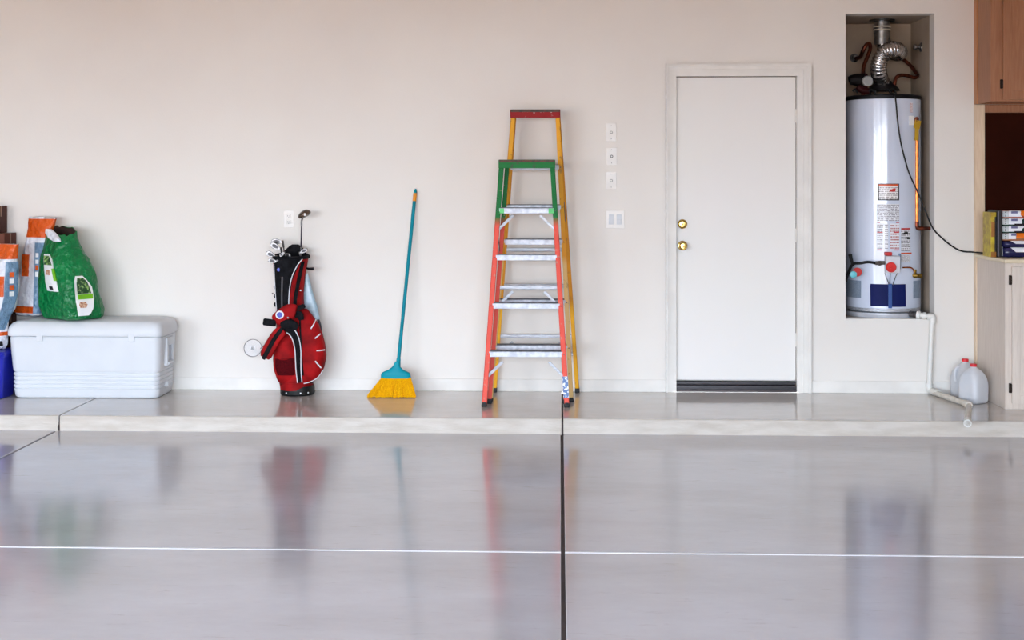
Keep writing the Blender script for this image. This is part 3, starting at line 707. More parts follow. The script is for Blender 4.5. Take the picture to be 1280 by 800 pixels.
# ------------------------------------------------------------------ broom
M_teal = mat('teal_plastic', (0,144,160), .45, spec=.15, rgb2=(0,138,154)); M_tealm = mat('teal_handle', (0,134,150), .5, spec=.15)
bt = W(519.5, 236, -.015); bb = W(497, 462, -.22)
broom = thing('broom', 'angled broom with a teal handle and yellow bristles leaning on the wall', 'broom', W(490, 498, -.27))
d = (bt-bb)
b = nb(); add_tube(b, [bb, bb+d*.93], .0115, 14); obj('handle', b, M_tealm, broom)
b = nb(); add_tube(b, [bb+d*.93, bb+d*.975], .0125, 14); obj('grip_band', b, mat('orange_plastic', (236,150,20), .4), broom)['label'] = 'orange band near the handle tip'
b = nb(); add_tube(b, [bb+d*.975, bb+d*.985, bb+d], [.0115,.010,.005], 14); obj('hanging_cap', b, M_teal, broom)
b = nb(); add_tube(b, [bb+d*-.01, bb+d*.06], [.02,.0135], 14)
L = pxloft([(472.5,476,514,.026),(468,476,513,.027),(465,478,511,.025),(462.5,485,504,.022),(458,491,500,.018),(452,494,500,.014)], -.225, .02, 2.6); L.full(b, nz=12, seg=36)
obj('broom_head', b, M_teal, broom)
rnd = random.Random(3); b = nb()
for i in range(900):
    u = rnd.random(); v = rnd.random()*2-1
    a = W(477+u*36.5, 472, -.225+v*.018); q = W(459+u*61+rnd.uniform(-.6,.6), 494, -.235+v*.045-.04); q.z = .002+rnd.random()*.006
    s = .0011; k = [b.verts.new(a+Vector((-s,0,0))), b.verts.new(a+Vector((s,0,0))), b.verts.new(a+Vector((0,s*2,0)))]
    m = a.lerp(q, .5) + Vector((0,-.002,.0)); s = .0016
    k2 = [b.verts.new(q+Vector((-s,0,0))), b.verts.new(q+Vector((s,0,0))), b.verts.new(q+Vector((0,s*2,0)))]
    for j in range(3): b.faces.new((k[j],k[(j+1)%3],k2[(j+1)%3],k2[j]))
    b.faces.new(k2)
o = obj('bristles', b, mat('yellow_bristle', (255,198,10), .7, spec=.1, rgb2=(226,150,2), nscale=60, stretch=(4,4,.12)), broom, ang=80, kind='stuff'); o['label'] = 'angled yellow bristles'

# ------------------------------------------------------------------ step ladders
def two_tone(name, top, bot, z, worn):
    m = bpy.data.materials.new(name); m.use_nodes = True; n = m.node_tree; b = n.nodes['Principled BSDF']; b.inputs['Roughness'].default_value = .5; b.inputs['Specular IOR Level'].default_value = .2
    t = n.nodes.new('ShaderNodeTexCoord'); s = n.nodes.new('ShaderNodeSeparateXYZ'); n.links.new(t.outputs['Object'], s.inputs[0])
    r = n.nodes.new('ShaderNodeMapRange'); r.inputs[1].default_value = z-.03; r.inputs[2].default_value = z+.03; n.links.new(s.outputs['Z'], r.inputs[0])
    mx = n.nodes.new('ShaderNodeMix'); mx.data_type = 'RGBA'; mx.inputs[6].default_value = lin(bot); mx.inputs[7].default_value = lin(top); n.links.new(r.outputs[0], mx.inputs[0])
    no = n.nodes.new('ShaderNodeTexNoise'); no.inputs['Scale'].default_value = 28; no.inputs['Detail'].default_value = 4; n.links.new(t.outputs['Object'], no.inputs['Vector'])
    g = n.nodes.new('ShaderNodeMapRange'); g.inputs[1].default_value = .62; g.inputs[2].default_value = .70; g.inputs[4].default_value = .7; n.links.new(no.outputs['Fac'], g.inputs[0])
    m2 = n.nodes.new('ShaderNodeMix'); m2.data_type = 'RGBA'; n.links.new(g.outputs[0], m2.inputs[0]); n.links.new(mx.outputs[2], m2.inputs[6]); m2.inputs[7].default_value = lin(worn)
    n.links.new(m2.outputs[2], b.inputs['Base Color']); return m
def channel(bm, p, q, wx, wd, th, inward):
    """C-section rail: web on the outer side, flanges facing inward"""
    p, q = Vector(p), Vector(q); sx = Vector((1,0,0)); d = (q-p).normalized(); s = (sx-d*sx.dot(d)).normalized(); t = d.cross(s)
    add_beam(bm, p - s*inward*(wx/2-th/2), q - s*inward*(wx/2-th/2), th, wd, .001)
    for k in (-1, 1): add_beam(bm, p + t*k*(wd/2-th/2), q + t*k*(wd/2-th/2), wx, th, .001)
def ladder(name, label, FL, FR, TL, TR, BL, BR, TBL, TBR, steps, bars, mrail, mrear, mcap, capz, braces, stepm, wf=.028):
    root = thing(name, label, 'ladder', ((FL.x+FR.x)/2, FL.y, 0))
    def at(a, c, z): return a + (c-a)*((z-a.z)/(c.z-a.z))
    for a, c, i in ((FL,TL,1),(FR,TR,-1)):
        b = nb(); channel(b, a+Vector((0,0,.02)), c, wf, .062, .005, i); obj('front_rail', b, mrail, root, ang=60)
        b = nb(); add_box(b, a.x-.017, a.x+.017, a.y-.036, a.y+.036, .0, .018, .004); add_box(b, a.x-.012, a.x+.012, a.y-.034, a.y-.031, .0, .03, .002); obj('foot', b, M_blackp, root)
    for a, c, i in ((BL,TBL,1),(BR,TBR,-1)):
        b = nb(); channel(b, a+Vector((0,0,.03)), c, .026, .04, .004, i); obj('rear_rail', b, mrear, root, ang=60)
        b = nb(); add_box(b, a.x-.015, a.x+.015, a.y-.022, a.y+.022, 0, .032, .004); obj('foot', b, M_blackp, root)
    for z, m in steps:
        a, c = at(FL,TL,z), at(FR,TR,z); y = a.y
        b = nb(); x0, x1 = a.x+.006, c.x-.006
        add_box(b, x0, x1, y-.034, y-.030, z-.030, z+.004, .0015); add_box(b, x0, x1, y-.034, y+.045, z+.001, z+.004); add_box(b, x0, x1, y+.042, y+.045, z-.03, z+.004)
        o = obj('step', b, m, root, ang=60)
        b = nb()
        add_box(b, x0+.003, x1-.003, y-.031, y+.043, z+.003, z+.0052)
        for k in range(6): add_box(b, x0+.004, x1-.004, y-.030+k*.0125, y-.024+k*.0125, z+.005, z+.0078)
        obj('tread_ribs', b, M_aludark, o, smooth=False)
        for xx in (x0-.008, x1+.008):
            b = nb(); add_lathe(b, [(.004,0),(.004,.002),(0,.003)], (xx, y-.034, z-.012), (0,-1,0), 8); obj('rivet', b, M_aludark, o)
    for z in bars:
        a, c = at(BL,TBL,z), at(BR,TBR,z); b = nb(); add_box(b, a.x+.004, c.x-.004, a.y-.014, a.y+.014, z-.012, z+.012, .004); obj('rear_bar', b, M_alu, root)
    for z, rear in braces:
        for (A, C, i) in (((BL,TBL,1),(BR,TBR,-1)) if rear else ((FL,TL,1),(FR,TR,-1))):
            a = at(A, C, z-.10); p = at(A, C, z); p = p + Vector((i*.095, 0, -.012)); a = a + Vector((i*.010, 0, 0))
            b = nb(); add_beam(b, a+Vector((0,-.012,0)), p+Vector((0,-.012,0)), .016, .006, .001, Vector((0,0,1))); obj('brace', b, M_alu, root)
    # spreaders folded between front and rear rails
    for (A, C, B2, D2) in ((FL,TL,BL,TBL),(FR,TR,BR,TBR)):
        zz = capz*.62; p, q = at(A,C,zz), at(B2,D2,zz*.97); m = (p+q)/2 + Vector((0,0,.12))
        b = nb(); add_beam(b, p, m, .004, .018, 0, Vector((1,0,0))); add_beam(b, m, q, .004, .018, 0, Vector((1,0,0))); obj('spreader', b, M_aludark, root)
    x0, x1 = TL.x-.018, TR.x+.018; y0, y1 = min(TL.y,TBL.y)-.045, max(TBL.y,TL.y)+.035
    b = nb(); add_box(b, x0, x1, y0, y1, capz-.010, capz, .004); add_box(b, x0, x1, y0, y0+.008, capz-.055, capz-.002, .003); add_box(b, x0, x0+.006, y0, y1, capz-.05, capz-.002, .002); add_box(b, x1-.006, x1, y0, y1, capz-.05, capz-.002, .002)
    o = obj('top_cap', b, mcap, root, ang=60)
    b = nb(); add_box(b, x0+.004, x1-.004, y0-.0012, y0+.002, capz-.018, capz-.001, .0005); obj('cap_rim', b, mat('scuffed_rim', (92,62,48), .7, rgb2=(66,58,48), nscale=40, lo=.45, hi=.6), o)['label'] = 'scuffed dark upper rim'
    return root, at
# yellow, standing behind
yz = W(670, 137, -.22).z
M_yel = two_tone('yellow_fibreglass_front', (226,160,40), (232,200,130), .9, (150,110,60)); M_yel2 = two_tone('yellow_fibreglass_rear', (205,135,20), (222,160,30), .6, (160,110,50))
M_redcap = mat('paint_splashed_red', (146,12,14), .5, spec=.2, rgb2=(205,185,175), nscale=34, ndetail=5, lo=.60, hi=.68)
M_greencap = mat('green_plastic_cap', (6,112,46), .5, spec=.2, rgb2=(70,70,60), nscale=26, lo=.58, hi=.70)
M_stepalu = mat('step_aluminium', (206,209,216), .5, .25, rgb2=(176,179,188), nscale=30)
FL, FR = W(613, 502, -.40), W(714, 502, -.40); FL.z = FR.z = 0
TL, TR = W(641.5, 145, -.21), W(697, 145, -.21)
BL, BR = W(618.5, 486, -.045), W(721.5, 486, -.045); BL.z = BR.z = 0
TBL, TBR = W(643, 145, -.13), W(698, 145, -.13)
def zat(py, Y): return W(660, py, Y).z
steps = [(zat(y, Y), M_stepalu) for y, Y in ((207,-.24),(257,-.27),(300,-.30),(375,-.33),(432,-.37))]
yl, _ = ladder('step_ladder', 'tall yellow step ladder with a paint-splashed red top cap, behind the shorter one', FL, FR, TL, TR, BL, BR, TBL, TBR, steps,
       [zat(312,-.09), zat(357,-.08), zat(420,-.06)], M_yel, M_yel2, M_redcap, yz, [(zat(425,-.06),True)], M_stepalu)
# red and green, in front
gz = W(660, 199.5, -.42).z
M_rg = two_tone('red_fibreglass_green_top', (12,110,50), (226,84,68), zat(277,-.44), (196,150,130))
FL, FR = W(603.5+2, 507, -.60), W(712-3.5, 505, -.60); FL.z = FR.z = 0
TL, TR = W(627, 206, -.40), W(690.5, 206, -.40)
BL, BR = W(612, 504, -.50), W(707, 504, -.50); BL.z = BR.z = 0
TBL, TBR = W(634, 206, -.335), W(690, 206, -.335)
steps = [(zat(y, Y), m) for y, Y, m in ((261,-.46,M_stepalu),(319.5,-.50,M_stepalu),(380,-.54,M_stepalu),(440,-.57,M_stepalu))]
rl, at_ = ladder('step_ladder', 'shorter red step ladder with a green top and blue-labelled right foot, in front', FL, FR, TL, TR, BL, BR, TBL, TBR, steps,
       [zat(359.5,-.43)], M_rg, M_rg, M_greencap, gz, [(zat(267,-.44),False),(zat(362,-.43),True),(zat(450,-.58),False)], M_stepalu, .030)
# shipping label on the right rail and green step edge corners
b = nb(); p, q = at_(FR, TR, .06), at_(FR, TR, .19); add_beam(b, p+Vector((0,-.034,0)), q+Vector((0,-.034,0)), .034, .003)
obj('safety_label', b, mat('blue_label_print', (52,92,150), .4, rgb2=(220,226,232), nscale=60, lo=.5, hi=.56), rl, smooth=False)['label'] = 'blue and white printed label on the rail'
for A, C, i in ((FL,TL,1),(FR,TR,-1)):
    p = at_(A, C, steps[0][0]-.014); b = nb(); add_box(b, p.x-.016+i*.026, p.x+.016+i*.022, p.y-.037, p.y-.033, p.z-.015, p.z+.017, .001)
    obj('step_bracket', b, mat('bright_green_paint', (60,190,90), .4), rl)

# ------------------------------------------------------------------ water heater in the niche
HR = .250; HX = W(1104, 300, .27).x; HYc = .275
hz0 = nz0 + .055; hz1 = W(1104, 122, .03).z
heater = thing('water_heater', 'tall white cylindrical gas water heater in the wall niche', 'water heater', (HX, HYc, nz0))
hl = Loft([(hz0, HX, HYc, HR, HR, 0, 2), (hz1, HX, HYc, HR, HR, 0, 2)])
M_enamel = mat('white_enamel', (208,216,232), .16, rgb2=(202,210,226), nscale=2, coat=.5)
b = nb(); add_lathe(b, [(0,0),(HR-.01,0),(HR,.01),(HR,hz1-hz0-.012),(HR-.006,hz1-hz0),(0,hz1-hz0)], (HX, HYc, hz0), seg=96); obj('tank', b, M_enamel, heater, ang=30)
b = nb(); add_lathe(b, [(HR+.001,0),(HR+.004,.004),(HR+.004,.022),(HR-.01,.03),(0,.034)], (HX, HYc, hz1-.006), seg=96); obj('top_lid', b, mat('black_enamel', (10,10,14), .5, spec=.2), heater)['label'] = 'black lid rim'
b = nb(); add_lathe(b, [(HR-.03,0),(HR-.03,.03),(HR-.002,.04),(HR-.002,.06)], (HX, HYc, nz0+.002), seg=64); obj('base_ring', b, M_alu, heater)
b = nb(); add_lathe(b, [(.255,.001),(.262,.02),(.262,.032),(.256,.032),(.252,.006),(0,.006)], (HX, HYc+.0, nz0), seg=64)
pan = obj('drain_pan', b, mat('galvanised_pan', (206,208,214), .4, .3, rgb2=(186,189,198), nscale=9), heater)
hp_ = lambda name, rows, m, off=.002, label=None, **k: patchobj(hl, name, rows, m, heater, off, label, depth=HR, **k)
P_dense = print_mat('fine_print_grey', (226,228,234), (120,118,124), 12)
P_mid = print_mat('fine_print_red', (226,228,234), (176,110,110), 9)
P_black = print_mat('caution_print', (236,232,232), (150,140,140), 7)
P_icon = print_mat('pictogram_print', (232,232,236), (40,40,50), 3, fill=.62)
M_redi = mat('red_ink', (196,40,36), .35); M_orr = mat('orange_red_ink', (214,84,30), .35)
hp_('warning_label', [(229.5,1097.5,1124),(250.5,1097.5,1124)], M_ink, .0015, 'black-framed warning sticker')
hp_('label_face', [(233,1098.8,1122.8),(249.3,1098.8,1122.8)], P_black, .0025); hp_('label_header', [(230.3,1098.5,1123),(232.8,1098.5,1123)], M_orr, .0028)
hp_('label_mark', [(235.5,1117,1119.5),(237.5,1112.5,1119.5),(239.5,1111.5,1119)], M_redi, .0032)
hp_('instruction_print', [(255,1096.5,1124),(276,1096.5,1124)], P_dense, .0018, 'rows of fine grey print', nu=10)
hp_('instruction_print', [(279.5,1096.5,1104),(311,1096.5,1103)], P_dense, .0018); hp_('instruction_print', [(279.5,1106,1110),(311,1106,1110)], P_dense, .0018); hp_('instruction_print', [(279.5,1112.5,1124),(311,1112.5,1124)], P_mid, .0018)
for y, xa, xb, xc, xd in ((277.3,1096.5,1100,1120,1124),(289.8,1096.5,1103.5,1117,1124),(311.7,1096.5,1103,1118,1124)):
    hp_('red_rule', [(y,xa,xb),(y+1.3,xa,xb)], M_redi, .0022); hp_('red_rule', [(y,xc,xd),(y+1.3,xc,xd)], M_redi, .0022)
hp_('caution_label', [(285,1126.5,1138),(314,1126.5,1138)], P_dense, .0015, 'narrow caution sticker with black pictograms'); hp_('label_header', [(285.2,1126.7,1137.8),(287,1126.7,1137.8)], M_redi, .0025)
hp_('pictogram', [(290,1131,1135),(293,1127.5,1135)], M_ink, .0025); hp_('pictogram', [(296.5,1133,1136),(299.5,1134,1138)], M_ink, .0025)
hp_('red_rule', [(316,1126.5,1139.5),(318,1126.5,1139.5)], M_orr, .0022); hp_('instruction_print', [(319,1126.5,1138),(328,1126.5,1138)], P_dense, .0018)
hp_('rating_plate', [(128,1138,1141),(140,1138,1141)], P_mid, .0018)
M_vent = mat('grey_vent_mesh', (138,152,168), .5, rgb2=(118,132,150), nscale=150)
hp_('air_screen', [(352,1052,1076),(374,1052,1076)], M_vent, .003, 'grey louvred air screen at left'); hp_('air_screen', [(352,1142,1150.5),(374,1142,1150.5)], M_vent, .003, 'grey louvred air screen at right')
M_navy = mat('navy_enamel', (8,22,74), .6, spec=.15, rgb2=(14,24,84))
hp_('burner_door', [(355.3,1088,1111),(357,1087.6,1111),(383,1088,1111)], M_navy, .009, 'navy burner cover, left half'); hp_('burner_door', [(355.3,1114.5,1132),(383.5,1114.5,1132.5)], M_navy, .009, 'navy burner cover, right half')
hp_('burner_ridge', [(354.5,1110.5,1115),(385,1110.5,1115)], mat('blue_ridge', (60,90,150), .15), .016)
# gas valve
vp = W(1113, 330, .02); vy = HYc-HR
b = nb(); a, c = W(1105.5, 341, vy), W(1123.5, 319.5, vy); add_box(b, a.x, c.x, vy-.05, vy+.012, a.z, c.z, .008); obj('gas_valve', b, mat('valve_grey', (206,208,214), .35), heater)
b = nb(); p = W(1113.5, 334, vy-.05); add_lathe(b, [(.034,0),(.034,.014),(.028,.02),(.010,.02),(.010,.028),(0,.028)], p+Vector((0,.001,0)), (0,-1,0), 28); obj('control_knob', b, mat('red_knob', (214,32,26), .35), heater)['label'] = 'round red control knob'
b = nb(); p = W(1110, 317, vy); add_box(b, p.x-.028, p.x+.02, vy-.034, vy-.004, p.z-.012, p.z+.012, .005); obj('reset_cap', b, M_redi, heater)
b = nb(); add_tube(b, [W(1124.5,317,vy-.03), W(1125,326,vy-.035), W(1124.5,336,vy-.02)], .007, 10); obj('igniter', b, mat('blue_grey_metal', (90,104,130), .3, .5), heater)
for q in ((1106,341,1111.5,355),(1113,341,1112.5,355),(1122,341,1116,355)):
    b = nb(); add_tube(b, [W(q[0],q[1],vy-.02), W((q[0]+q[2])/2-.3,(q[1]+q[3])/2,vy-.03), W(q[2],q[3]+1,vy-.01)], .0028, 6, True, 4); obj('pilot_tube', b, M_steel, heater)
b = nb(); add_tube(b, [W(1094,329,vy-.02), W(1106,328.5,vy-.02)], [.013,.013], 8); add_tube(b, [W(1098,329,vy-.02), W(1101,329,vy-.02)], .018, 6); obj('gas_fitting', b, M_steel, heater)
b = nb(); add_tube(b, [W(1094.5,329,vy-.02), W(1085,327.5,vy-.02), W(1075,329,vy-.01), W(1068,329.5,.04), W(1064,333,.06), W(1060,342,.10), W(1057,352,.14)], .0095, 10, True, 6); obj('gas_hose', b, M_blackp, heater)['label'] = 'black flexible gas hose'
b = nb(); add_tube(b, [W(1066,331,.05), W(1064,324,.04), W(1062.5,318,.035)], [.010,.018,.013], 10, True, 4); obj('gas_cock_handle', b, M_blackp, heater)
b = nb(); add_lathe(b, [(.030,0),(.030,.005),(0,.005)], W(1071.5,340,.045), (0,-1,0), 24); obj('round_tag', b, M_redi, heater)['label'] = 'round red hang tag'
b = nb(); p = W(1066.5,343,.025); add_lathe(b, [(.024,0),(.024,.01),(.012,.014),(0,.014)], p, (0,-1,0), 7); obj('hang_tag', b, mat('cyan_tag', (110,196,206), .4), heater)['label'] = 'pale cyan tag on the gas line'
b = nb(); add_tube(b, [W(1128,334.5,vy+.01), W(1138,334.5,vy+.0), W(1141.5,337,.07), W(1143,341,.08)], .005, 8, True, 4); obj('copper_capillary', b, mat('copper', (196,110,60), .25, 1, rgb2=(150,80,40), nscale=30), heater)
M_cu = MATS['copper']; M_oldcu = mat('tarnished_copper', (120,58,36), .35, .8, rgb2=(70,32,24), nscale=30)
b = nb(); add_tube(b, [W(1134,344,.10), W(1140,344,.09)], .012, 10); add_tube(b, [W(1140,344,.09), W(1146,344.5,.085)], .018, 10); add_tube(b, [W(1146,344.5,.085), W(1152,345,.085)], [.013,.017], 8)
add_tube(b, [W(1143.5,344,.088), W(1143.5,337,.085)], [.010,.013], 8); obj('drain_valve', b, mat('old_brass', (150,120,50), .35, .9, rgb2=(110,84,34), nscale=40), heater)['label'] = 'brass drain valve'
# relief valve and copper discharge pipe
b = nb(); hl.patch(b, [(144.5,1137.5,1142.5),(156,1137.5,1142.5)], .012, depth=HR); obj('valve_boss', b, M_paper, heater)
b = nb(); add_tube(b, [W(1140,149,.11), W(1147,149.5,.10)], [.016,.02], 10); add_lathe(b, [(.02,0),(.02,.03),(.014,.034),(0,.034)], W(1145,153,.10), (0,0,1), 12); obj('relief_valve', b, M_oldcu, heater)
b = nb(); add_beam(b, W(1146,153,.09), W(1145.5,175,.08), .02, .012, .003); add_beam(b, W(1147.5,151,.085), W(1145.5,160,.08), .036, .008, .003); obj('relief_lever', b, mat('yellow_lever', (190,150,30), .4, .4), heater)['label'] = 'yellow relief valve lever'
b = nb(); add_tube(b, [W(1146,158,.10), W(1146,279,.10)], .0125, 14); obj('discharge_pipe', b, mat('bright_copper', (205,112,54), .22, .9, rgb2=(176,88,40), nscale=8, stretch=(1,1,4)), heater)['label'] = 'vertical copper discharge pipe'
b = nb(); add_tube(b, [W(1146,277,.10), W(1146,283,.10), W(1148.5,285.5,.10), W(1153,285.5,.10)], .0155, 12, True, 4); add_tube(b, [W(1152,285.5,.10), W(1166.5,285.5,.10)], .0125, 12); add_tube(b, [W(1163.5,285.5,.10), W(1165,285.5,.10)], .022, 14); obj('pipe_elbow', b, M_oldcu, heater)

# flue: draft hood, flexible duct, rigid pipe, ceiling flange
b = nb(); add_lathe(b, [(.115,.0),(.10,.02),(.06,.055),(.058,.065)], (HX, HYc, hz1+.062), seg=32); 
for k in range(4):
    an = PI/4+k*PI/2; add_beam(b, (HX+.1*math.cos(an), HYc+.1*math.sin(an), hz1+.025), (HX+.1*math.cos(an), HYc+.1*math.sin(an), hz1+.07), .014, .004)
obj('draft_hood', b, mat('dark_galvanised', (42,40,42), .4, .6), heater)
M_foil = mat('foil_duct', (212,206,200), .2, .95, rgb2=(150,142,136), nscale=30, bump=.3, bscale=60)
fz = hz1+.12
path = spline([(HX-.02, .24, fz), W(1098.5, 92, .16), W(1099, 78, .12), W(1104.5, 66.5, .10), W(1114, 62, .10), W(1122, 63, .14), W(1124, 66, .22), W(1120, 66, .31), W(1111, 62, .36), W(1104, 55, .36), W(1102.5, 46, .34)], 14)
rs = [.052 + .0042*math.sin(i*PI/2*.9*1.3) for i in range(len(path))]
duct = thing('flue_duct', 'crinkled silver foil flue duct looping above the water heater', 'duct', (HX, HYc, hz1+.1))
b = nb(); add_tube(b, path, rs, 24, False); obj('flexible_duct', b, M_foil, duct, ang=80)
b = nb(); p = W(1102.5, 47, .34); add_tube(b, [(p.x, p.y, p.z-.05), (p.x, p.y, nz1-.005)], .052, 28, False); add_tube(b, [(p.x, p.y, p.z+.02), (p.x, p.y, p.z+.032)], .056, 28); obj('rigid_pipe', b, mat('galvanised', (150,146,142), .35, .9, rgb2=(110,106,102), nscale=14), duct)
b = nb(); add_lathe(b, [(.053,0),(.085,.004),(.088,.01),(.088,.014)], (p.x, p.y, nz1-.016), seg=32); obj('ceiling_flange', b, mat('dark_flange', (70,66,60), .4, .7), duct)
b = nb(); rr = [(p.x+.0555*math.cos(a), p.y+.0555*math.sin(a), nz1-.05) for a in [2*PI*k/28 for k in range(29)]]; add_tube(b, rr, .006, 6, False); add_tube(b, [(x,y,z-.022) for x,y,z in rr], .005, 6, False); obj('pipe_clamp', b, mat('pale_tape', (214,204,186), .5, .2), duct)

# water lines and fittings above the tank
def line_thing(name, label, cat, pts, r, m, sm=6, extra=None):
    P = [W(*q) for q in pts]; t = thing(name, label, cat, P[0]); b = nb(); add_tube(b, P, r, 10, True, sm); obj('tube', b, m, t); return t
t = line_thing('copper_water_line', 'bent copper water line at the left above the heater', 'pipe', [(1070,73,.45),(1075.5,71,.40),(1078.5,64,.36),(1083,56,.34),(1087,55,.32),(1087.5,62,.30),(1083,74,.28),(1079.5,84,.26),(1079,96,.25)], .014, M_oldcu)
b = nb(); add_lathe(b, [(.032,0),(.03,.01),(.016,.018),(.016,.05),(0,.05)], W(1068, 72.5, ND-.005), (0,-1,0), 20); obj('escutcheon', b, M_steel, t)
t = line_thing('copper_water_line', 'looping copper water line at the right above the heater', 'pipe', [(1113,68,.50),(1120,69,.46),(1130,75,.42),(1139,83,.39),(1144,90,.37),(1147,94.5,.34),(1143,97,.31),(1133,94.5,.29),(1124,94.5,.27),(1119,100,.255),(1117.5,115,.25)], .013, M_oldcu)
b = nb(); add_lathe(b, [(.034,0),(.032,.01),(.016,.018),(.016,.05),(0,.05)], W(1110, 70, ND-.005), (0,-1,0), 20); obj('escutcheon', b, M_steel, t)
t = thing('shutoff_valve', 'small silver shutoff valve on the right side of the niche', 'valve', (nx1, .35, W(1147,59,.35).z))
b = nb(); p = (nx1, .33, W(1150,59,.33).z); add_lathe(b, [(.034,0),(.032,.006),(.012,.012),(.012,.03),(.02,.034),(.02,.05),(0,.052)], p, (-1,0,0), 20); obj('valve_body', b, M_steel, t)
# recirculation pump with round dial
t = thing('pump', 'dark red pump with a round grey dial on top of the water heater', 'pump', W(1077, 118, .2))
b = nb(); add_tube(b, [W(1062,101,.22), W(1066,100,.22), W(1072,100,.22), W(1080,101,.21)], [.03,.048,.052,.05], 18, True, 4); obj('motor', b, mat('black_motor', (14,8,8), .6, spec=.2), t)
b = nb(); add_tube(b, [W(1079,93,.25), W(1079,112,.23)], .03, 14); add_tube(b, [W(1072,108,.2), W(1078,113,.2), W(1086,114,.2)], .022, 12, True, 3); obj('casing', b, mat('dark_red_casting', (64,10,12), .6, spec=.2, rgb2=(34,6,8)), t)
b = nb(); add_lathe(b, [(.036,0),(.036,.016),(.032,.02),(0,.02)], W(1084,101.5,.15), (0,-1,0), 28); obj('dial', b, mat('grey_dial', (150,150,148), .35), t)['label'] = 'round grey dial'
b = nb(); add_tube(b, [W(1079,112,.23), (W(1079,112,.23).x, .23, hz1+.024)], .014, 10); obj('nipple', b, M_oldcu, t)
b = nb()
for (u0, u1) in ((1066,1072),(1086,1094),(1106,1113),(1113,1120)):
    add_tube(b, [W(u0,114,.16), W((u0+u1)/2,111.5,.15), W(u1,116,.14)], .007, 8, True, 3)
o = obj('wiring', b, M_blackp, t)

# black power cord from heater top to the counter
cx_ = W(1217, 317, 0).x
cord = [(1112,117,.03),(1118,118,.005),(1120,128,-.004),(1122,150,-.006),(1126,178,-.006),(1132,202,-.008),(1137,218,-.01),(1147,240,-.012),(1156,262,-.012),(1166,285,-.012),(1178,298,-.012),(1192,309,-.012),(1203,314,-.012),(1215,315,-.015)]
P = [W(*q) for q in cord]; P[0].z = hz1+.032; P[1].z = hz1+.02
P += [Vector((cx_+.04, -.03, .938)), Vector((cx_+.10, -.06, .9345))]
b = nb(); add_tube(b, P, .0052, 8, True, 6); tag(obj('power_cord', b, M_blackp), 'thin black power cord hanging from the water heater to the counter', 'cord')

# ------------------------------------------------------------------ white drain pipe
M_pvc = mat('white_pvc', (228,228,224), .35, rgb2=(218,216,208)); M_pvcd = mat('weathered_pvc', (214,208,196), .4, rgb2=(196,188,174), nscale=20)
t = thing('drain_pipe', 'white plastic drain pipe running from the heater pan down to the ledge edge', 'pipe', W(1161, 489, -.03))
A0 = W(1138, 390, .04); A0.z = nz0+.030; A1 = Vector((W(1165,390,-.035).x, -.035, nz0+.018)); A2 = W(1161.5, 483, -.035); A2.z = .045
b = nb(); add_tube(b, [A0, Vector((A1.x-.09, .0, nz0+.028))], .022, 12); obj('union', b, M_steel, t)
b = nb(); add_tube(b, [Vector((A1.x-.09, .0, nz0+.028)), Vector((A1.x-.07,-.01,nz0+.026))], .027, 14); add_tube(b, [Vector((A1.x-.055,-.015,nz0+.024)), Vector((A1.x-.035,-.022,nz0+.022))], .024, 14); obj('coupling', b, M_pvc, t)
b = nb(); add_tube(b, [Vector((A1.x-.09,.0,nz0+.028)), A1], .0165, 14); obj('pipe_section', b, M_pvc, t)
b = nb(); add_tube(b, [A1+Vector((-.03,.005,.003)), A1, A1+Vector((.004,0,-.008)), A1+Vector((.003,0,-.045))], .0215, 14, True, 3); obj('elbow', b, M_pvc, t)
b = nb(); add_tube(b, [A1, A2], .0165, 14); obj('pipe_section', b, M_pvc, t)
E1 = W(1211, 503, -.55); E1.z = .020; A3 = A2.copy(); A3.z = .024
b = nb(); add_tube(b, [A2+Vector((0,0,.03)), A2, A3+Vector((.01,-.012,0)), A3+Vector((.035,-.10,0))], .0225, 14, True, 3); obj('elbow', b, M_pvc, t)
b = nb(); add_tube(b, [A3+Vector((.012,-.02,-.004)), E1], .0175, 14); obj('pipe_section', b, M_pvcd, t)
E2 = W(1209.5, 531, -1.22); E2.z = .018; E2.y = -1.20; E2.x = W(1209.5, 531, -1.2).x
b = nb(); add_tube(b, [E1+(A3-E1).normalized()*.04, E1, E1+Vector((-.008,-.02,0)), E1+(E2-E1).normalized()*.055], .0235, 14, True, 3); obj('elbow', b, M_pvcd, t)
b = nb(); add_tube(b, [E1, E2], .0175, 14); obj('pipe_section', b, M_pvcd, t)
b = nb(); dd = (E2-E1).normalized(); add_tube(b, [E2-dd*.10, E2+Vector((0,0,-.0))], .0225, 14); obj('coupling', b, M_pvc, t)

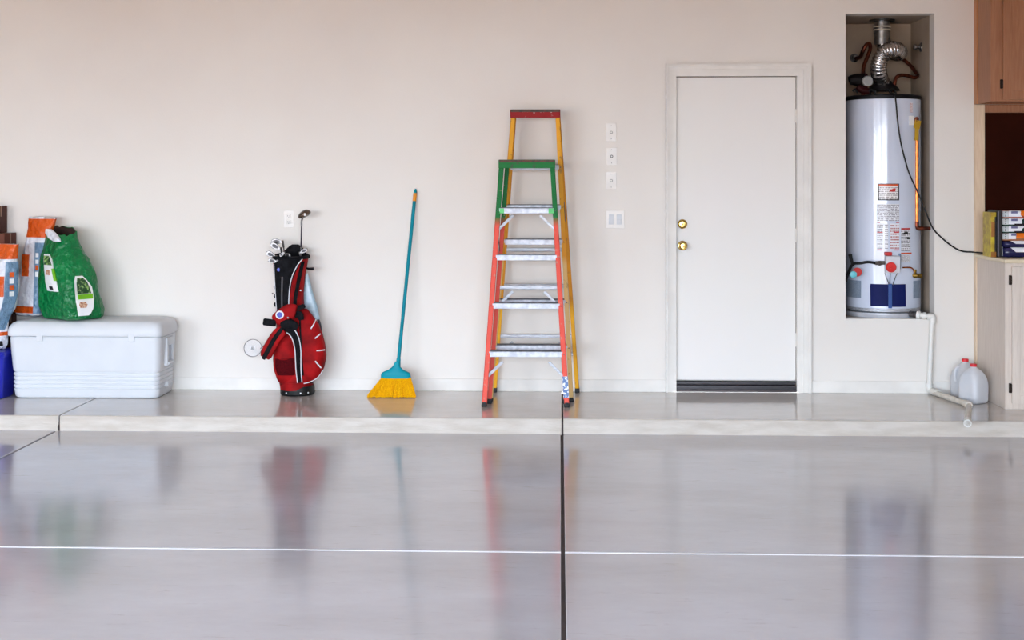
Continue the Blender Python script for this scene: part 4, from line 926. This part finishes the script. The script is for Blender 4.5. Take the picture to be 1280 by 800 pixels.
# ------------------------------------------------------------------ water jugs
M_jug = mat('milky_jug_plastic', (240,242,246), .35, rgb2=(234,237,243), trans=.25, alpha=.8)
M_capred = mat('red_cap', (214,26,40), .4)
def jug(cx, cy, rot, label, s=1.0):
    t = thing('water_jug', label, 'jug', (cx, cy, 0), 'gallon water jugs by the cabinet')
    rows = [(0,.060,6),(.006,.070,5),(.02,.074,5),(.10,.076,5),(.125,.0755,5),(.14,.074,4.5),(.165,.070,4),(.19,.060,3.2),(.21,.045,2.6),(.226,.026,2.2),(.232,.019,2),(.24,.019,2)]
    L = Loft([(z*s, cx, cy, r*s, r*s, rot, n) for z, r, n in rows])
    b = nb()
    for _ in (0,): L.full(b, nz=48, seg=48)
    obj('bottle', b, M_jug, t, ang=60)
    b = nb()
    d = Vector((math.cos(rot), math.sin(rot), 0))
    pts = [Vector((cx,cy,.205*s))+d*.035*s, Vector((cx,cy,.195*s))+d*.066*s, Vector((cx,cy,.16*s))+d*.080*s, Vector((cx,cy,.11*s))+d*.076*s]
    add_tube(b, pts, .011*s, 10, True, 5); obj('handle', b, M_jug, t)
    b = nb(); add_lathe(b, [(.0215*s,0),(.0215*s,.016*s),(.019*s,.018*s),(0,.018*s)], (cx, cy, .236*s), seg=24); obj('cap', b, M_capred, t)['label'] = 'red screw cap'
    b = nb(); L.band(b, .132*s, .136*s, .0012, 2); obj('moulded_ridge', b, M_jug, t)
p = W(1218, 495, -.38); jug(p.x, -.36, math.radians(38), 'gallon water jug with a red cap nearest the cabinet, in front', .98)
p = W(1207, 490, -.17); jug(p.x, -.16, math.radians(200), 'gallon water jug with a red cap half hidden behind the front one', 1.0)

# ------------------------------------------------------------------ cabinets on the right
def wood(name, c1, c2, rough=.5, vert=True):
    return mat(name, c1, rough, rgb2=c2, nscale=9, ndetail=6, stretch=(9,9,.8) if vert else (.8,9,9), bump=.05, bscale=30)
M_pale = wood('whitewashed_oak', (214,202,190), (205,192,180), .5); M_paleedge = wood('pale_oak_edge', (222,200,172), (210,184,154), .5)
M_oak = wood('honey_oak', (162,110,76), (148,96,64), .45); M_oaklt = wood('honey_oak_edge', (188,130,84), (172,114,70), .45)
M_hinge = mat('dark_bronze_hinge', (46,34,26), .4, .7)
X0 = W(1217.3, 400, 0).x; X1 = XR-.02; CYF = -.60
baseb = thing('base_cabinet', 'pale whitewashed oak base cabinet in the corner at the right', 'cabinet', ((X0+X1)/2, CYF/2, 0))
cz = .905
b = nb(); add_box(b, X0+.008, X0+.026, CYF+.02, -.001, 0, cz, .001); add_box(b, X0+.026, X1, -.012, -.001, 0, cz); add_box(b, X0+.026, X1, CYF+.02, -.012, .10, .118); obj('carcass', b, M_pale, baseb, smooth=False)
b = nb(); add_box(b, X0+.0, X0+.010, -.045, -.001, 0, cz, .002); obj('scribe_trim', b, M_paleedge, baseb)['label'] = 'lighter trim strip against the wall'
b = nb(); add_box(b, X0+.008, X0+.052, CYF, CYF+.02, 0, cz, .0015); add_box(b, X0+.052, X1, CYF, CYF+.02, 0, .045, .0015); add_box(b, X0+.052, X1, CYF, CYF+.02, cz-.05, cz, .0015); add_box(b, X0+.60, X0+.66, CYF, CYF+.02, .045, cz-.05, .0015); obj('face_frame', b, M_pale, baseb)
def panel_door(x0, x1, z0, z1, y, m, parent, hz, st=.055, hinge_side=-1):
    b = nb(); add_box(b, x0, x0+st, y-.019, y-.0005, z0, z1, .002); add_box(b, x1-st, x1, y-.019, y-.0005, z0, z1, .002); add_box(b, x0+st, x1-st, y-.019, y-.0005, z0, z0+st, .002); add_box(b, x0+st, x1-st, y-.019, y-.0005, z1-st, z1, .002)
    add_box(b, x0+st-.002, x1-st+.002, y-.011, y-.002, z0+st-.002, z1-st+.002, .001)
    d = obj('door', b, m, parent)
    for z in hz:
        hxx = x0 if hinge_side < 0 else x1
        b = nb(); add_tube(b, [(hxx-.004, y-.014, z-.02), (hxx-.004, y-.014, z+.02)], .006, 10); add_box(b, hxx-.016, hxx-.002, y-.004, y-.0, z-.03, z+.03, .003)
        for s in (-1, 1): add_lathe(b, [(.0065,0),(.003,.008),(0,.010)], (hxx-.004, y-.014, z+s*.02), (0,0,s), 8)
        obj('hinge', b, M_hinge, d)
hzl = (W(1262, 485, CYF).z, W(1262, 350, CYF).z)
panel_door(X0+.046, X0+.60, W(1270,505,CYF).z+.004, W(1270,333,CYF).z, CYF, M_pale, baseb, hzl, .012 if False else .05)
panel_door(X0+.665, X0+1.2, W(1270,505,CYF).z+.004, W(1270,333,CYF).z, CYF, M_pale, baseb, hzl, .05)
b = nb(); add_box(b, X0-.002, X1, CYF-.022, -.001, cz+.001, .930, .004); tag(obj('countertop', b, mat('cream_laminate', (222,208,178), .35, rgb2=(214,198,168)), ang=60), 'thin cream laminate countertop on the pale base cabinet', 'countertop')

# framed dark backboard above the counter
t = thing('backboard', 'dark brown backboard in a pale oak frame above the counter', 'panel', (X0+.5, -.01, .932))
zu = W(1230, 130.5, 0).z
b = nb(); add_box(b, X0+.06, X1-.02, -.010, -.001, .99, zu-.05); obj('board', b, mat('dark_brown_board', (46,16,8), .9, spec=.05, rgb2=(38,12,6), nscale=3), t, smooth=False)
b = nb(); add_box(b, X0, X0+.066, -.022, -.001, .9315, zu-.002, .002); obj('stile', b, M_paleedge, t)
b = nb(); add_box(b, X0+.066, X1, -.022, -.001, zu-.056, zu-.002, .002); obj('rail', b, M_oak, t)
b = nb(); add_box(b, X0+.066, X1, -.022, -.001, .9315, .998, .002); obj('rail', b, M_pale, t)
# upper cabinet
UF = -.33
t = thing('wall_cabinet', 'honey oak wall cabinet hung above the counter at the right', 'cabinet', ((X0+X1)/2, UF/2, zu))
zt2 = ZC-.02
b = nb(); add_box(b, X0+.006, X0+.024, UF+.018, -.001, zu, zt2); add_box(b, X0+.024, X1, UF+.018, -.001, zu+.01, zu+.028); add_box(b, X0+.024, X1, -.012, -.001, zu, zt2); obj('carcass', b, M_oak, t, smooth=False)
b = nb(); add_box(b, X0, X0+.012, -.06, -.001, zu-.001, zt2, .002); obj('scribe_trim', b, M_oaklt, t)
b = nb(); add_box(b, X0+.006, X0+.085, UF, UF+.018, zu, zt2, .0015); add_box(b, X0+.085, X1, UF, UF+.018, zu, zu+.03, .0015); add_box(b, X0+.62, X0+.68, UF, UF+.018, zu+.03, zt2, .0015); obj('face_frame', b, M_oak, t)
panel_door(X0+.080, X0+.63, zu+.012, zt2-.02, UF, M_oak, t, (W(1251,105,UF).z,))
panel_door(X0+.68, X0+1.2, zu+.012, zt2-.02, UF, M_oak, t, (W(1251,105,UF).z,))

# things on the counter
SY = -.33
def cxp(px): return W(px, 290, SY).x
ct = .9305
def carton(name, label, cat, x0, x1, y0, y1, z0, z1, m, group=None, panels=()):
    t = thing(name, label, cat, ((x0+x1)/2, (y0+y1)/2, z0), group)
    b = nb(); add_box(b, x0, x1, y0, y1, z0, z1, .003); obj('carton', b, m, t, ang=60)
    for (nm, a, c, d, e, mm) in panels:   # fractions of the front face
        b = nb(); add_box(b, x0+(x1-x0)*a, x0+(x1-x0)*c, y0-.0012, y0+.0005, z0+(z1-z0)*d, z0+(z1-z0)*e); obj(nm, b, mm, t, smooth=False)
    return t
M_ybox = mat('yellow_print', (196,176,30), .4, rgb2=(150,120,20), nscale=22); M_ybr = mat('ochre_print', (150,96,30), .4)
carton('upright_box', 'slim yellow box standing upright at the left of the counter stack', 'box', cxp(1234), cxp(1241), -.40, -.24, ct, W(1238,265,SY).z, M_ybox, None,
       [('print_patch', .1,.8,.45,.78,M_ybr), ('print_patch', .05,.95,.0,.12,M_ybr), ('print_patch',.7,1,.12,.9,M_ink)])
carton('binder', 'black binder with a grey stripe standing between yellow box and stack', 'binder', cxp(1241.4), cxp(1247), -.41, -.22, ct, W(1244,262.5,SY).z, M_ink, None, [('spine_stripe', .15,.32,.02,.98,mat('grey_stripe',(130,124,140),.4))])
M_gloss = mat('glossy_white_film', (236,238,244), .12); M_dkfilm = mat('dark_film', (40,30,40), .2)
zlist = [W(1262, y, SY).z for y in (315.3, 308.5, 300.5, 291, 282, 272.5, 263)]
zlist[0] = ct
names = ['navy wrapped pack, lowest of the stack on the counter', 'navy wrapped pack, second from the bottom of the counter stack', 'white and orange wrapped pack, third from the bottom of the counter stack',
         'white wrapped pack with a green end, fourth up in the counter stack', 'white wrapped pack with a green end, second from the top of the counter stack', 'white and orange wrapped pack, topmost of the counter stack']
M_nv = mat('navy_film', (30,30,72), .2, rgb2=(60,50,90), nscale=24, lo=.5, hi=.7); M_teal2 = mat('dark_green_film', (40,66,58), .25); M_tan = mat('tan_film', (170,110,70), .3)
M_or2 = mat('bright_orange_film', (232,120,30), .2); M_lbl = mat('pale_grey_spine', (190,196,196), .35)
ends = [M_nv, M_nv, M_tan, M_teal2, M_teal2, mat('rust_film', (170,80,50), .3)]
for i in range(6):
    z0, z1 = zlist[i], zlist[i+1]-.0006; x0, x1 = cxp(1248.3), cxp(1300)
    t = thing('wrapped_pack', names[i], 'package', ((x0+x1)/2, SY, z0), 'packs stacked on the counter')
    L = Loft([(z0, (x0+x1)/2, SY, (x1-x0)/2-.006, .085, 0, 6), (z0+.006, (x0+x1)/2, SY, (x1-x0)/2, .092, 0, 6), ((z0+z1)/2, (x0+x1)/2, SY, (x1-x0)/2, .098, 0, 6), (z1-.006, (x0+x1)/2, SY, (x1-x0)/2, .092, 0, 6), (z1, (x0+x1)/2, SY, (x1-x0)/2-.006, .085, 0, 6)])
    b = nb(); L.full(b, nz=10, seg=64); obj('wrap', b, ends[i], t, ang=60)
    zp = lambda f: 225 + (HC-(z0+(z1-z0)*f))/((SY-.1+CAMD))*F
    def pp(nm, m, a, c, f0=.12, f1=.9, off=.0025, a2=None, c2=None):
        b = nb(); L.patch(b, [(zp(f1), a, c), (zp(f0), a2 or a, c2 or c)], off, depth=.1, nv=4); obj(nm, b, m, t)
    if i >= 2:
        pp('spine_label', M_lbl, 1253, 1260.5); pp('gloss_panel', M_gloss, 1260.8, 1279 if i != 2 else 1270, .15, .95)
        for k in range(3): pp('print_dot', M_ink, 1256.3, 1257.6, .2+k*.25, .32+k*.25, .0035)
        if i in (2, 5): pp('orange_panel', M_or2, 1270.5 if i == 2 else 1276, 1290, .3, .95, .004)
        else: pp('print_block', M_dkfilm, 1268, 1286, .02, .25, .004)  # dark patch low on the front of the pack
        pp('print_block', mat('blue_grey_print', (110,110,150), .3), 1264, 1272, .6, .9, .0035)
    else:
        pp('gloss_panel', M_gloss, 1263, 1290, .45, .92, .003, 1270, 1290)
        if i == 0: pp('round_label', M_lbl, 1248.5, 1253, .02, .98, .004)

for o in bpy.data.objects:
    if '_o' in o: del o['_o']
